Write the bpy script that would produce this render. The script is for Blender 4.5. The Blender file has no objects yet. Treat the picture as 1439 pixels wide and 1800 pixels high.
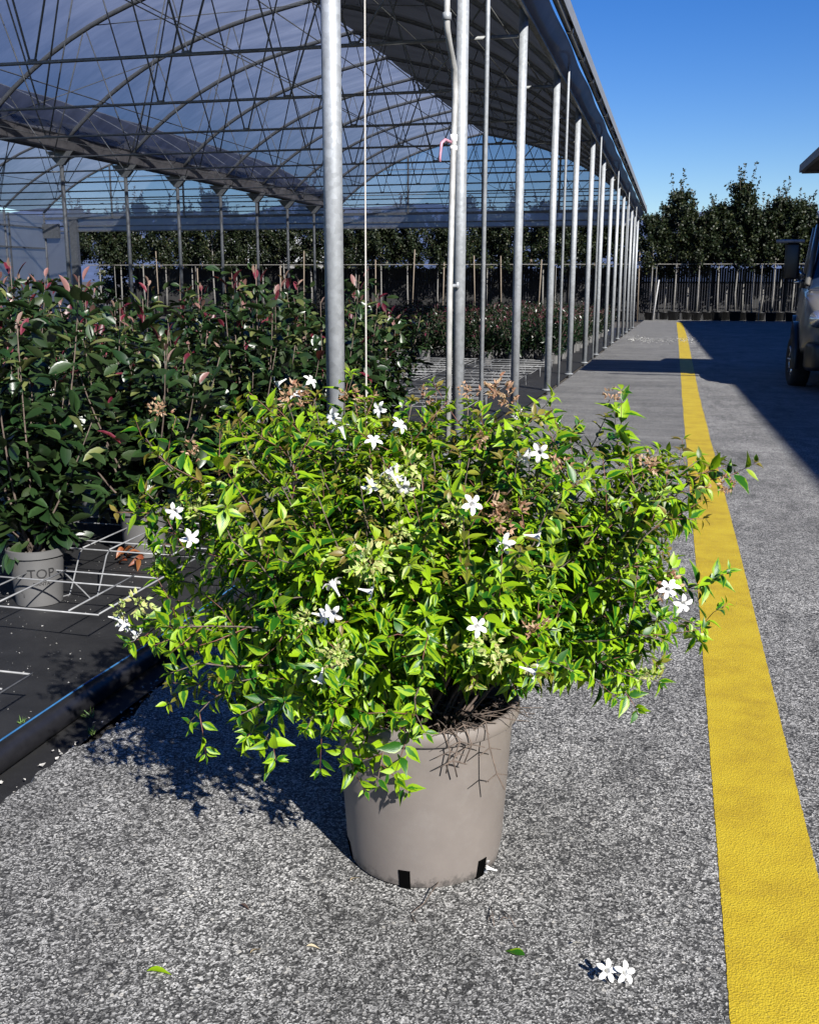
import bpy, math, random
import numpy as np
from mathutils import Vector, Matrix
D = bpy.data
sc = bpy.context.scene
COL = sc.collection
R = math.radians
# ------------------------------------------------------------------ camera
cd = D.cameras.new('camera'); cam = D.objects.new('camera', cd); COL.objects.link(cam); sc.camera = cam
cd.sensor_fit = 'VERTICAL'; cd.sensor_height = 24.0; cd.lens = 24.0 * 1800 / 1800
cd.clip_start = 0.05; cd.clip_end = 12000
PIT, YAW, ROLL = .221, .2467, .0024
Fv = Vector((-math.sin(YAW) * math.cos(PIT), math.cos(YAW) * math.cos(PIT), -math.sin(PIT)))
R0 = Vector((math.cos(YAW), math.sin(YAW), 0)); U0 = R0.cross(Fv)
Rv = R0 * math.cos(ROLL) + U0 * math.sin(ROLL); Uv = -R0 * math.sin(ROLL) + U0 * math.cos(ROLL)
M = Matrix((Rv, Uv, -Fv)).transposed().to_4x4(); M.translation = Vector((0, 0, 1.3)); cam.matrix_world = M
# ------------------------------------------------------------------ light
SUN_EL = R(33.7); SUN_AZ = math.atan2(.674, -.739)          # compass angle of the sun, from +Y towards +X
w = D.worlds.new('World'); sc.world = w; w.use_nodes = True
nt = w.node_tree; nt.nodes.clear()
sky = nt.nodes.new('ShaderNodeTexSky'); sky.sky_type = 'NISHITA'; sky.sun_disc = False
sky.sun_elevation = SUN_EL; sky.sun_rotation = SUN_AZ; sky.air_density = 1.0; sky.dust_density = 0.1; sky.ozone_density = 5.0
bg = nt.nodes.new('ShaderNodeBackground'); bg.inputs[1].default_value = .056
hsv = nt.nodes.new('ShaderNodeHueSaturation'); hsv.inputs['Saturation'].default_value = 1.32; hsv.inputs['Hue'].default_value = .518
ow = nt.nodes.new('ShaderNodeOutputWorld')
nt.links.new(sky.outputs[0], hsv.inputs['Color']); nt.links.new(hsv.outputs[0], bg.inputs[0]); nt.links.new(bg.outputs[0], ow.inputs[0])
sl = D.lights.new('sun', 'SUN'); sl.energy = 5.0; sl.angle = R(.5); sl.color = (1, .965, .91)
so = D.objects.new('sun', sl); COL.objects.link(so)
sdir = Vector((math.cos(SUN_EL) * math.sin(SUN_AZ), math.cos(SUN_EL) * math.cos(SUN_AZ), math.sin(SUN_EL)))
so.rotation_euler = sdir.to_track_quat('Z', 'Y').to_euler(); so.location = (20, -22, 20)
sc.view_settings.view_transform = 'Standard'; sc.view_settings.look = 'None'
sc.view_settings.exposure = 1.12; sc.view_settings.gamma = 1.0
sc.render.engine = 'CYCLES'
sc.cycles.max_bounces = 8; sc.cycles.transparent_max_bounces = 24; sc.cycles.diffuse_bounces = 3
sc.cycles.caustics_reflective = False; sc.cycles.caustics_refractive = False

def gz(y): return -.0135 * max(0., y - 5)

# ------------------------------------------------------------------ materials
class NT:
    def __init__(s, name):
        s.m = D.materials.new(name); s.m.use_nodes = True; s.t = s.m.node_tree; s.t.nodes.clear()
        s.out = s.n('OutputMaterial')
    def n(s, k, **kw):
        x = s.t.nodes.new('ShaderNode' + k)
        for a, b in kw.items():
            if a.startswith('_'): setattr(x, a[1:], b)
        for a, b in kw.items():
            if not a.startswith('_'):
                key = a.replace('__', ' ')
                try: x.inputs[key].default_value = b
                except KeyError: x.inputs[int(a[1:])].default_value = b
        return x
    def l(s, a, b): s.t.links.new(a, b)
    def coord(s): return s.n('TexCoord').outputs['Object']
    def noise(s, scale, detail=3, rough=.55, co=None, vec=None):
        x = s.n('TexNoise', Scale=scale, Detail=detail, Roughness=rough)
        s.l(co if co is not None else s.coord(), x.inputs['Vector']); return x
    def vor(s, scale, co=None, feature='F1'):
        x = s.n('TexVoronoi', Scale=scale, _feature=feature)
        s.l(co if co is not None else s.coord(), x.inputs['Vector']); return x
    def ramp(s, src, stops, interp='LINEAR'):
        x = s.n('ValToRGB'); x.color_ramp.interpolation = interp
        e = x.color_ramp.elements
        while len(e) < len(stops): e.new(.5)
        for q, (p, c) in zip(e, stops):
            q.position = p; q.color = (c, c, c, 1) if isinstance(c, (int, float)) else (*c, 1)
        s.l(src, x.inputs[0]); return x
    def mix(s, fac, a, b, mode='MIX'):
        x = s.n('Mix', _data_type='RGBA', _blend_type=mode)
        for i, v in ((0, fac), (6, a), (7, b)):
            if hasattr(v, 'links') or hasattr(v, 'is_linked'): s.l(v, x.inputs[i])
            elif isinstance(v, (int, float)): x.inputs[i].default_value = v if i == 0 else (v, v, v, 1)
            else: x.inputs[i].default_value = (*v, 1)
        return x.outputs[2]
    def math(s, op, a, b=0., c=None, clamp=False):
        x = s.n('Math', _operation=op, _use_clamp=clamp)
        for i, v in ((0, a), (1, b), (2, c)):
            if v is None: continue
            if hasattr(v, 'is_linked'): s.l(v, x.inputs[i])
            else: x.inputs[i].default_value = v
        return x.outputs[0]
    def bsdf(s, col, rough=.6, metal=0., bump=None, bstr=.3, bdist=.01, spec=None, **kw):
        p = s.n('BsdfPrincipled', Metallic=metal)
        if hasattr(col, 'is_linked'): s.l(col, p.inputs['Base Color'])
        else: p.inputs['Base Color'].default_value = (*col, 1)
        if hasattr(rough, 'is_linked'): s.l(rough, p.inputs['Roughness'])
        else: p.inputs['Roughness'].default_value = rough
        if spec is not None: p.inputs['Specular IOR Level'].default_value = spec
        for a, b in kw.items(): p.inputs[a.replace('__', ' ')].default_value = b
        if bump is not None:
            bn = s.n('Bump', Strength=bstr, Distance=bdist); s.l(bump, bn.inputs['Height']); s.l(bn.outputs[0], p.inputs['Normal'])
        return p
    def done(s, sh): s.l(sh.outputs[0] if hasattr(sh, 'outputs') else sh, s.out.inputs[0]); return s.m

def simple(name, col, rough=.6, metal=0., var=.25, scale=20, bstr=.15, spec=None):
    n = NT(name); x = n.noise(scale, 4)
    c = n.ramp(x.outputs[0], [(.3, tuple(v * (1 - var) for v in col)), (.7, tuple(min(1, v * (1 + var)) for v in col))])
    return n.done(n.bsdf(c.outputs[0], rough, metal, bump=x.outputs[0], bstr=bstr, bdist=.004, spec=spec))

def m_road():
    n = NT('exposed_aggregate_concrete'); co = n.coord()
    sep = n.n('SeparateXYZ'); n.l(co, sep.inputs[0])
    nz = n.noise(30, 2, co=co); warp = n.mix(.012, co, nz.outputs['Color'], 'ADD')
    v1 = n.vor(188, co=warp); v2 = n.vor(330, co=warp); v3 = n.vor(85, co=warp)
    def ch(v):
        x = n.n('SeparateColor'); n.l(v.outputs['Color'], x.inputs[0]); return x.outputs[0]
    g1 = n.ramp(ch(v1), [(.0, .008), (.38, .03), (.58, .15), (.78, .46), (1., .92)])
    g2 = n.ramp(ch(v2), [(.0, .008), (.38, .05), (.6, .24), (.82, .62), (1., .92)])
    g3 = n.ramp(ch(v3), [(.0, .03), (.5, .22), (.95, .42), (1., .72)])
    sel = n.ramp(ch(v3), [(.45, .12), (.55, .88)], 'CONSTANT')
    a = n.mix(sel.outputs[0], g1.outputs[0], g2.outputs[0]); a = n.mix(.12, a, g3.outputs[0])
    fl = n.vor(62, co=warp); ff = n.ramp(ch(fl), [(.93, 0.), (.94, .85)]); fd = n.ramp(fl.outputs['Distance'], [(.22, 1.), (.30, 0.)])
    a = n.mix(n.math('MULTIPLY', ff.outputs[0], fd.outputs[0]), a, (.72, .70, .66))
    a = n.mix(1., a, (.60, .59, .565), 'MULTIPLY')
    big = n.noise(1.3, 5, .65, co=co); b = n.ramp(big.outputs[0], [(.28, .55), (.5, .95), (.72, 1.3)])
    mid = n.noise(9, 4, .6, co=co); c = n.ramp(mid.outputs[0], [(.3, .72), (.6, 1.08)])
    a = n.mix(1., a, b.outputs[0], 'MULTIPLY'); a = n.mix(1., a, c.outputs[0], 'MULTIPLY')
    mp2 = n.n('Mapping'); mp2.inputs['Scale'].default_value = (2.6, .45, 1); mp2.inputs['Location'].default_value = (3.1, 1.7, 0); n.l(co, mp2.inputs[0])
    tr_ = n.noise(1.6, 6, .75, co=mp2.outputs[0]); tf = n.ramp(tr_.outputs[0], [(.36, .62), (.47, 1.)]); a = n.mix(1., a, tf.outputs[0], 'MULTIPLY')
    # beyond the joint the surface is an older, smoother slab with long stains
    mp = n.n('Mapping'); mp.inputs['Scale'].default_value = (.35, 2.2, 1); n.l(co, mp.inputs[0])
    st = n.noise(1.2, 6, .7, co=mp.outputs[0]); fn = n.noise(60, 4, .7, co=co)
    o = n.ramp(st.outputs[0], [(.3, (.042, .042, .041)), (.5, (.10, .098, .094)), (.72, (.21, .205, .196))])
    o2 = n.ramp(fn.outputs[0], [(.3, .6), (.7, 1.35)]); o = n.mix(1., o.outputs[0], o2.outputs[0], 'MULTIPLY')
    o = n.mix(.35, o, a)
    jw = n.noise(3, 3, co=co)
    jy = n.math('ADD', sep.outputs[1], n.math('MULTIPLY', jw.outputs[0], .5))
    f = n.ramp(n.math('DIVIDE', jy, 20.), [(.443, 0.), (.452, .85)])
    right = n.ramp(sep.outputs[0], [(.22, 1.), (.32, .0)])      # the lane right of the line keeps the coarse stone
    fac = n.math('MULTIPLY', f.outputs[0], right.outputs[0])
    cc = n.mix(fac, a, o)
    jd = n.math('ABSOLUTE', n.math('SUBTRACT', jy, 8.95)); jl = n.ramp(jd, [(.0, .25), (.02, 1.)])
    cc = n.mix(1., cc, jl.outputs[0], 'MULTIPLY')
    hb = n.math('ADD', v1.outputs['Distance'], v2.outputs['Distance'])
    return n.done(n.bsdf(cc, .75, bump=hb, bstr=.45, bdist=.003))

def m_yellow():
    n = NT('yellow_road_paint'); co = n.coord()
    v = n.vor(230, co=co); f = n.noise(300, 3, .7, co=co); b = n.noise(5, 5, .7, co=co)
    c = n.ramp(b.outputs[0], [(.3, (.31, .21, .008)), (.5, (.40, .288, .010)), (.75, (.46, .35, .016))])
    d = n.ramp(f.outputs[0], [(.28, .45), (.42, .95), (.75, 1.08)])
    c = n.mix(1., c.outputs[0], d.outputs[0], 'MULTIPLY')
    wear = n.noise(110, 5, .8, co=co); wf = n.ramp(wear.outputs[0], [(.61, 0.), (.68, .75)])
    c = n.mix(wf.outputs[0], c, (.09, .08, .06))
    h = n.math('ADD', v.outputs['Distance'], n.math('MULTIPLY', f.outputs[0], 1.2))
    return n.done(n.bsdf(c, .6, bump=h, bstr=.55, bdist=.003))

def m_fabric():
    n = NT('black_ground_cover_fabric'); co = n.coord()
    a = n.noise(4, 6, .7, co=co); b = n.noise(120, 4, .8, co=co)
    c = n.ramp(a.outputs[0], [(.3, (.008, .008, .009)), (.6, (.018, .018, .019)), (.8, (.034, .034, .033))])
    s = n.ramp(b.outputs[0], [(.68, 0.), (.72, .7)]); c = n.mix(s.outputs[0], c.outputs[0], (.16, .15, .14))
    wv = n.n('TexWave', Scale=260, Distortion=.3); n.l(co, wv.inputs['Vector'])
    return n.done(n.bsdf(c, .55, bump=wv.outputs['Color'], bstr=.2, bdist=.001))

def m_soil(name='bare_soil', k=1.):
    n = NT(name); co = n.coord(); a = n.noise(14, 6, .75, co=co); b = n.noise(90, 4, .8, co=co)
    c = n.ramp(a.outputs[0], [(.3, tuple(k * v for v in (.018, .016, .015))), (.7, tuple(k * v for v in (.07, .062, .055)))])
    s = n.ramp(b.outputs[0], [(.62, 0.), (.7, .6)]); c = n.mix(s.outputs[0], c.outputs[0], (.28 * k, .27 * k, .25 * k))
    return n.done(n.bsdf(c, .9, bump=b.outputs[0], bstr=.9, bdist=.02))

def m_galv(name='galvanised_steel', base=(.56, .59, .63), metal=.35):
    n = NT(name); co = n.coord(); v = n.vor(38, co=co); a = n.noise(7, 5, .7, co=co)
    c = n.ramp(v.outputs['Color'], [(.1, tuple(.85 * x for x in base)), (.9, tuple(min(1, 1.12 * x) for x in base))])
    d = n.ramp(a.outputs[0], [(.3, .72), (.65, 1.05)]); c = n.mix(1., c.outputs[0], d.outputs[0], 'MULTIPLY')
    r = n.ramp(a.outputs[0], [(.3, .62), (.7, .42)])
    return n.done(n.bsdf(c, r.outputs[0], metal, bump=a.outputs[0], bstr=.1, bdist=.003))

def m_film(name, trans_col, clear_col, clear, blot=.5, scale=.8):
    n = NT(name); co = n.coord()
    mp = n.n('Mapping'); mp.inputs['Scale'].default_value = (.6, 2.4, 1); n.l(co, mp.inputs[0])
    a = n.noise(scale, 6, .6, co=mp.outputs[0]); d = n.ramp(a.outputs[0], [(.25, 1 - blot), (.7, 1.)])
    tc = n.mix(1., trans_col, d.outputs[0], 'MULTIPLY')
    t = n.n('BsdfTranslucent'); n.l(tc, t.inputs[0])
    g = n.n('BsdfPrincipled', Roughness=.35); n.l(tc, g.inputs['Base Color'])
    m1 = n.n('MixShader', Fac=.35); n.l(t.outputs[0], m1.inputs[1]); n.l(g.outputs[0], m1.inputs[2])
    p = n.n('BsdfTransparent'); p.inputs[0].default_value = (*clear_col, 1)
    m2 = n.n('MixShader', Fac=clear); n.l(m1.outputs[0], m2.inputs[1]); n.l(p.outputs[0], m2.inputs[2])
    bn = n.n('Bump', Strength=.3, Distance=.05); n.l(a.outputs[0], bn.inputs['Height']); n.l(bn.outputs[0], g.inputs['Normal'])
    return n.done(m2)

def m_leaf(name, centre, margin, young, rough=.4, trans=.35, margin_at=.45, spec=.5, vein=.8, yvar=.5):
    """centre/margin variegation across the blade (UV.x = -1..1 stored as 0..1), attribute Col: r young, g random"""
    n = NT(name)
    uv = n.n('TexCoord').outputs['UV']; sp = n.n('SeparateXYZ'); n.l(uv, sp.inputs[0])
    u = n.math('ABSOLUTE', n.math('MULTIPLY_ADD', sp.outputs[0], 2., -1.))
    at = n.n('VertexColor', _layer_name='Col'); sa = n.n('SeparateColor'); n.l(at.outputs[0], sa.inputs[0])
    nz = n.noise(55, 3, .6, co=n.coord())
    e = n.math('ADD', n.math('ADD', u, n.math('MULTIPLY', n.math('SUBTRACT', nz.outputs[0], .5), 1.3)), n.math('MULTIPLY', n.math('SUBTRACT', sa.outputs[1], .5), 1.1))
    e = n.math('ADD', e, n.math('MULTIPLY', n.math('SUBTRACT', sp.outputs[1], .6), .35))
    f = n.ramp(e, [(margin_at - .06, 0.), (margin_at + .06, 1.)])
    c = n.mix(f.outputs[0], centre, margin)
    ve = n.ramp(u, [(.0, vein), (.09, 1.)]); c = n.mix(1., c, ve.outputs[0], 'MULTIPLY')
    rb = n.ramp(sa.outputs[1], [(0., .7), (1., 1.2)]); c = n.mix(1., c, rb.outputs[0], 'MULTIPLY')
    c = n.mix(sa.outputs[0], c, young)
    w2 = n.n('TexWave', Scale=3.2, Distortion=1.2); mp = n.n('Mapping'); mp.inputs['Rotation'].default_value = (0, 0, .8); n.l(uv, mp.inputs[0]); n.l(mp.outputs[0], w2.inputs['Vector'])
    p = n.bsdf(c, rough, bump=w2.outputs['Color'], bstr=.10, bdist=.001, spec=spec)
    t = n.n('BsdfTranslucent'); tc = n.mix(1., c, (1.1, 1.15, .5), 'MULTIPLY'); n.l(tc, t.inputs[0])
    m = n.n('MixShader', Fac=trans); n.l(p.outputs[0], m.inputs[1]); n.l(t.outputs[0], m.inputs[2])
    return n.done(m)

MT = {}
MT['road'] = m_road(); MT['yellow'] = m_yellow(); MT['fabric'] = m_fabric(); MT['soil'] = m_soil()
MT['soil_light'] = m_soil('crusted_potting_mix', 3.2); MT['soil_dark'] = m_soil('dark_potting_mix', .7)
MT['galv'] = m_galv('galvanised_steel', (.345, .365, .385)); MT['galv_in'] = m_galv('weathered_galvanised_tube', (.25, .26, .26), .15)
MT['gutter'] = m_galv('gutter_sheet', (.22, .23, .24), .3)
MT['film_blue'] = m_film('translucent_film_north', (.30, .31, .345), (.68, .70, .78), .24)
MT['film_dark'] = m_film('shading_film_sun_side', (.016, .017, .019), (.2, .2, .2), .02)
MT['film_gable'] = m_film('clear_gable_film', (.82, .83, .84), (.85, .9, .95), .36, .2)
MT['film_fascia'] = m_film('fascia_film', (.46, .40, .34), (.7, .7, .7), .06, .35)
MT['film_side'] = m_film('milky_side_film', (.70, .70, .66), (.8, .8, .78), .12, .2, .3)
MT['wire'] = m_galv('plastic_coated_wire', (.21, .215, .22), .1)
MT['leaf'] = m_leaf('variegated_leaf', (.022, .125, .005), (.200, .330, .006), (.18, .12, .03), .42, .3, .30)
MT['twig'] = simple('reddish_twig', (.13, .05, .035), .6, var=.4, scale=60)
MT['bark'] = simple('brown_bark', (.10, .075, .06), .85, var=.4, scale=60, bstr=.5)
MT['petal'] = simple('white_petal', (.62, .62, .60), .5, var=.04)
MT['calyx_green'] = m_leaf('pale_green_sepal', (.27, .45, .07), (.42, .56, .17), (.5, .3, .2), .5, .35, .3)
MT['calyx_tan'] = m_leaf('pinkish_tan_sepal', (.33, .20, .125), (.44, .34, .21), (.4, .16, .1), .5, .35, .3)
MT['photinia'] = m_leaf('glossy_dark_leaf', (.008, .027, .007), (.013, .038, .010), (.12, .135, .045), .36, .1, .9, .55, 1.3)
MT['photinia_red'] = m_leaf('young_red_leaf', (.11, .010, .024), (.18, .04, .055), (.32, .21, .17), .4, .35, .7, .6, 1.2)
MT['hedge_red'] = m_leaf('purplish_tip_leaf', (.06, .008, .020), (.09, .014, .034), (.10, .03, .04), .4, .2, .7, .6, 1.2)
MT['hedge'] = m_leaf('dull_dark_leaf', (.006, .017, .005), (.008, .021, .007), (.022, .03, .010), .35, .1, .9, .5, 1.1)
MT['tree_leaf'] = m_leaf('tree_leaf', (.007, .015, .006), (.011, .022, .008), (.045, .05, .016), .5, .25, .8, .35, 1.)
MT['tree_trunk'] = simple('pale_trunk', (.13, .125, .115), .8, var=.35, scale=15, bstr=.4)
MT['stake'] = simple('wooden_stake', (.15, .12, .09), .8, var=.3, scale=25)
MT['pot_taupe'] = None
MT['pot_grey'] = simple('grey_pot_plastic', (.092, .091, .090), .5, var=.08, scale=12, bstr=.05)
MT['pot_black'] = simple('black_pot_plastic', (.018, .018, .019), .45, var=.2)
MT['black'] = simple('black_plastic', (.012, .012, .014), .35, var=.2, scale=30)
MT['blue'] = simple('blue_stripe', (.03, .12, .27), .4)
MT['pink'] = simple('faded_pink_lever', (.40, .19, .25), .5)
MT['print'] = simple('dark_print', (.012, .012, .013), .6)

def m_pot():
    n = NT('taupe_pot_plastic'); co = n.coord(); sp = n.n('SeparateXYZ'); n.l(co, sp.inputs[0])
    a = n.noise(6, 5, .7, co=co); c = n.ramp(a.outputs[0], [(.3, (.127, .111, .101)), (.7, (.156, .137, .124))])
    d = n.noise(150, 3, .9, co=co); s = n.ramp(d.outputs[0], [(.73, 0.), (.76, .7)]); c = n.mix(s.outputs[0], c.outputs[0], (.05, .045, .04))
    e = n.noise(45, 5, .8, co=co)   # splashed dirt round the foot
    lim = n.math('ADD', n.math('MULTIPLY', sp.outputs[2], -22.), n.math('MULTIPLY_ADD', e.outputs[0], 2.2, -.45))
    f = n.ramp(lim, [(.05, 0.), (.5, .8)]); c = n.mix(f.outputs[0], c, (.035, .032, .03))
    du = n.noise(18, 6, .8, co=co); df = n.ramp(du.outputs[0], [(.5, 0.), (.75, .25)]); c = n.mix(df.outputs[0], c, (.20, .19, .18))
    return n.done(n.bsdf(c, .48, bump=a.outputs[0], bstr=.08, bdist=.01))
MT['pot_taupe'] = m_pot()

# ------------------------------------------------------------------ mesh helpers
class MB:
    def __init__(s): s.v = []; s.f = []
    def add(s, vs, fs):
        o = len(s.v); s.v += [tuple(x) for x in vs]; s.f += [tuple(i + o for i in f) for f in fs]; return s
    def box(s, a, b):
        x0, y0, z0 = a; x1, y1, z1 = b
        return s.add([(x0, y0, z0), (x1, y0, z0), (x1, y1, z0), (x0, y1, z0), (x0, y0, z1), (x1, y0, z1), (x1, y1, z1), (x0, y1, z1)],
                     [(3, 2, 1, 0), (4, 5, 6, 7), (0, 1, 5, 4), (1, 2, 6, 5), (2, 3, 7, 6), (3, 0, 4, 7)])
    def tube(s, pts, r, n=8, cap=True):
        pts = [Vector(p) for p in pts]; k = len(pts)
        rs = r if isinstance(r, (list, tuple)) else [r] * k
        vs = []; prev = None
        for i, p in enumerate(pts):
            d = (pts[min(i + 1, k - 1)] - pts[max(i - 1, 0)])
            if d.length < 1e-9: d = Vector((0, 0, 1))
            d.normalize()
            if prev is None: a = d.orthogonal().normalized()
            else:
                a = prev - d * prev.dot(d)
                a = a.normalized() if a.length > 1e-6 else d.orthogonal().normalized()
            prev = a; b = d.cross(a)
            for j in range(n):
                t = 2 * math.pi * j / n; vs.append(p + (a * math.cos(t) + b * math.sin(t)) * rs[i])
        fs = [(i * n + j, i * n + (j + 1) % n, (i + 1) * n + (j + 1) % n, (i + 1) * n + j) for i in range(k - 1) for j in range(n)]
        if cap: fs += [tuple(reversed(range(n))), tuple((k - 1) * n + j for j in range(n))]
        return s.add(vs, fs)
    def lathe(s, prof, n=32, c=(0, 0, 0), close=False):
        vs = [(c[0] + r * math.cos(2 * math.pi * j / n), c[1] + r * math.sin(2 * math.pi * j / n), c[2] + z) for r, z in prof for j in range(n)]
        fs = [(i * n + j, i * n + (j + 1) % n, (i + 1) * n + (j + 1) % n, (i + 1) * n + j) for i in range(len(prof) - 1) for j in range(n)]
        return s.add(vs, fs)
    def disc(s, r, z, n=32, c=(0, 0)):
        return s.add([(c[0] + r * math.cos(2 * math.pi * j / n), c[1] + r * math.sin(2 * math.pi * j / n), z) for j in range(n)], [tuple(range(n))])
    def prism(s, poly, axis, a, b):
        """extrude a 2-D polygon along an axis"""
        def P(u, v, w): return {'x': (w, u, v), 'y': (u, w, v), 'z': (u, v, w)}[axis]
        k = len(poly); vs = [P(*p, a) for p in poly] + [P(*p, b) for p in poly]
        return s.add(vs, [tuple(range(k)), tuple(reversed(range(k, 2 * k)))] + [(i, i + k, (i + 1) % k + k, (i + 1) % k) for i in range(k)])
    def mesh(s, name, mat=None, smooth=False):
        me = D.meshes.new(name); me.from_pydata(s.v, [], s.f)
        if mat: me.materials.append(mat)
        if smooth: me.polygons.foreach_set('use_smooth', [True] * len(me.polygons))
        me.update(); return me
    def build(s, name, mat, parent=None, smooth=False, fix=True):
        me = s.mesh(name, mat, smooth)
        if fix:
            import bmesh
            bm = bmesh.new(); bm.from_mesh(me); bmesh.ops.recalc_face_normals(bm, faces=bm.faces); bm.to_mesh(me); bm.free()
        o = D.objects.new(name, me); COL.objects.link(o); o.parent = parent; return o

def bevel(o, w, seg=2, ang=35):
    m = o.modifiers.new('bevel', 'BEVEL'); m.width = w; m.segments = seg; m.limit_method = 'ANGLE'; m.angle_limit = R(ang)
    for p in o.data.polygons: p.use_smooth = True
    return o
def autosmooth(o, ang=40):
    for p in o.data.polygons: p.use_smooth = True
    try: o.data.set_sharp_from_angle(angle=R(ang))
    except Exception: pass
    return o
def tag(o, label=None, cat=None, group=None, kind=None):
    if label: o['label'] = label
    if cat: o['category'] = cat
    if group: o['group'] = group
    if kind: o['kind'] = kind
    return o
def empty(name, loc, rz=0, label=None, cat=None, group=None):
    o = D.objects.new(name, None); COL.objects.link(o); o.location = loc; o.rotation_euler = (0, 0, rz); o.empty_display_size = .1
    return tag(o, label, cat, group)
def kids(o): return [c for c in D.objects if c.parent == o]
def copy_tree(o, parent=None, ch=None):
    c = o.copy(); COL.objects.link(c); c.parent = parent
    for k in (ch[o.name] if ch else kids(o)): copy_tree(k, c, ch)
    return c
def child_map(root):
    m = {}
    def go(o):
        m[o.name] = kids(o)
        for k in m[o.name]: go(k)
    go(root); return m

# leaf blades in bulk --------------------------------------------------------
def leaf_template(widths, ys):
    vs = []; uv = []
    for y, wd in zip(ys, widths):
        for x in (-1, 0, 1): vs.append((x * wd, y)); uv.append((.5 + .5 * x, y))
    fs = []
    for i in range(len(ys) - 1):
        b = 3 * i; fs += [(b, b + 1, b + 4, b + 3), (b + 1, b + 2, b + 5, b + 4)]
    return np.array(vs), np.array(uv), np.array(fs)
TP_ABELIA = leaf_template([.05, .70, 1., .80, .32, .02], [0, .15, .34, .56, .80, 1.])
TP_PHOT = leaf_template([.05, .7, 1., .9, .45, .02], [0, .2, .45, .7, .9, 1.])
TP_FAR = leaf_template([.15, 1., .05], [0, .5, 1.])
def leaves_mesh(name, mat, L, tp, rng):
    """L rows: base(3) dir(3) normal(3) length width curl fold young"""
    A = np.array(L, float); T, UV, Fc = tp; N = len(A); nv = len(T)
    base, d, nn = A[:, 0:3], A[:, 3:6], A[:, 6:9]
    d = d / np.linalg.norm(d, axis=1, keepdims=True)
    side = np.cross(d, nn); side /= np.linalg.norm(side, axis=1, keepdims=True) + 1e-9; nn = np.cross(side, d)
    ln, wd, cu, fo, yo = A[:, 9], A[:, 10], A[:, 11], A[:, 12], A[:, 13]
    x = T[None, :, 0] * wd[:, None] * .5; y = T[None, :, 1] * ln[:, None]
    z = -cu[:, None] * ln[:, None] * T[None, :, 1] ** 2 + fo[:, None] * np.abs(x)
    y = y * (1 - .25 * np.abs(cu[:, None]) * T[None, :, 1])
    tw = rng.uniform(-.5, .5, N)[:, None] * T[None, :, 1]
    z = z + x * tw
    V = base[:, None, :] + x[..., None] * side[:, None, :] + y[..., None] * d[:, None, :] + z[..., None] * nn[:, None, :]
    V = V.reshape(-1, 3); FF = (Fc[None] + (np.arange(N) * nv)[:, None, None]).reshape(-1, 4)
    me = D.meshes.new(name); me.vertices.add(len(V)); me.vertices.foreach_set('co', V.ravel())
    me.loops.add(FF.size); me.loops.foreach_set('vertex_index', FF.ravel().astype(np.int32))
    me.polygons.add(len(FF)); me.polygons.foreach_set('loop_start', np.arange(0, FF.size, 4, dtype=np.int32)); me.polygons.foreach_set('loop_total', np.full(len(FF), 4, np.int32))
    me.update(calc_edges=True)
    uvl = me.uv_layers.new(name='UVMap'); UU = np.tile(UV, (N, 1))[FF.ravel()]; uvl.data.foreach_set('uv', UU.ravel())
    ca = me.color_attributes.new('Col', 'FLOAT_COLOR', 'POINT'); cc = np.ones((N, nv, 4)); cc[..., 0] = yo[:, None]; cc[..., 1] = rng.uniform(0, 1, N)[:, None]
    ca.data.foreach_set('color', cc.ravel())
    me.polygons.foreach_set('use_smooth', [True] * len(FF)); me.materials.append(mat); return me
def link(name, me, parent=None):
    o = D.objects.new(name, me); COL.objects.link(o); o.parent = parent; return o
def rvec(rng):
    v = rng.normal(size=3); return v / np.linalg.norm(v)
def unit(v): v = np.asarray(v, float); return v / (np.linalg.norm(v) + 1e-12)

# ================================================================== SETTING
def grid_sheet(name, xs, ys, zf, mat, label=None):
    mb = MB(); nx = len(xs)
    for y in ys:
        for i, x in enumerate(xs): mb.v.append((x, y, zf(x, y)))
    for j in range(len(ys) - 1):
        for i in range(nx - 1): mb.f.append((j * nx + i, j * nx + i + 1, (j + 1) * nx + i + 1, (j + 1) * nx + i))
    return mb.build(name, mat)
tag(grid_sheet('ground', [-6000, -60, -31.5, 40, 6000], [-400, -12, 5, 20, 35, 50, 64, 90, 400, 9000],
               lambda x, y: (gz(min(y, 64)) - .16) if y < 100 else -1.3, m_soil('dark_earth', 1.2)), kind='structure')
rg = random.Random(4)
def road_edge(y):
    a = -1.585 if y < 4.6 else -1.585 + min(.055, (y - 4.6) * .05)
    return a
mb = MB(); ys = []; y = -6.
while y < 63: ys.append(y); y += .02 if 1.4 < y < 4.2 else (.25 if y < 12 else 1.)
wob = 0.
for i, y in enumerate(ys):
    wob = .8 * wob + rg.uniform(-.012, .012) if 1.2 < y < 6 else wob * .9 + rg.uniform(-.01, .01)
    xe = road_edge(y) + wob + .02 * math.sin(y * 5.1) * (y < 5)
    for x, dz in ((xe + .01, -.14), (xe, -.03), (xe + .02, 0), (-.6, 0), (1.2, 0), (9., 0)): mb.v.append((x, y, gz(y) + dz))
for j in range(len(ys) - 1):
    for i in range(5): mb.f.append((6 * j + i, 6 * j + i + 1, 6 * j + 7 + i, 6 * j + 6 + i))
tag(mb.build('road', MT['road']), kind='structure')
mb = MB(); ys = []; y = -5.
while y < 55: ys.append(y); y += .008 if 1.4 < y < 3.5 else (.03 if y < 7 else .5)
for y in ys:
    s = .0011 if y < 8 else .004
    far = max(0, min(1, (y - 14) / 20.))
    mb.v.append((.1715 + .03 * far + rg.uniform(-s, s), y, gz(y) + .0012)); mb.v.append((.3865 + .1 * far + rg.uniform(-s, s), y, gz(y) + .0012))
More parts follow.
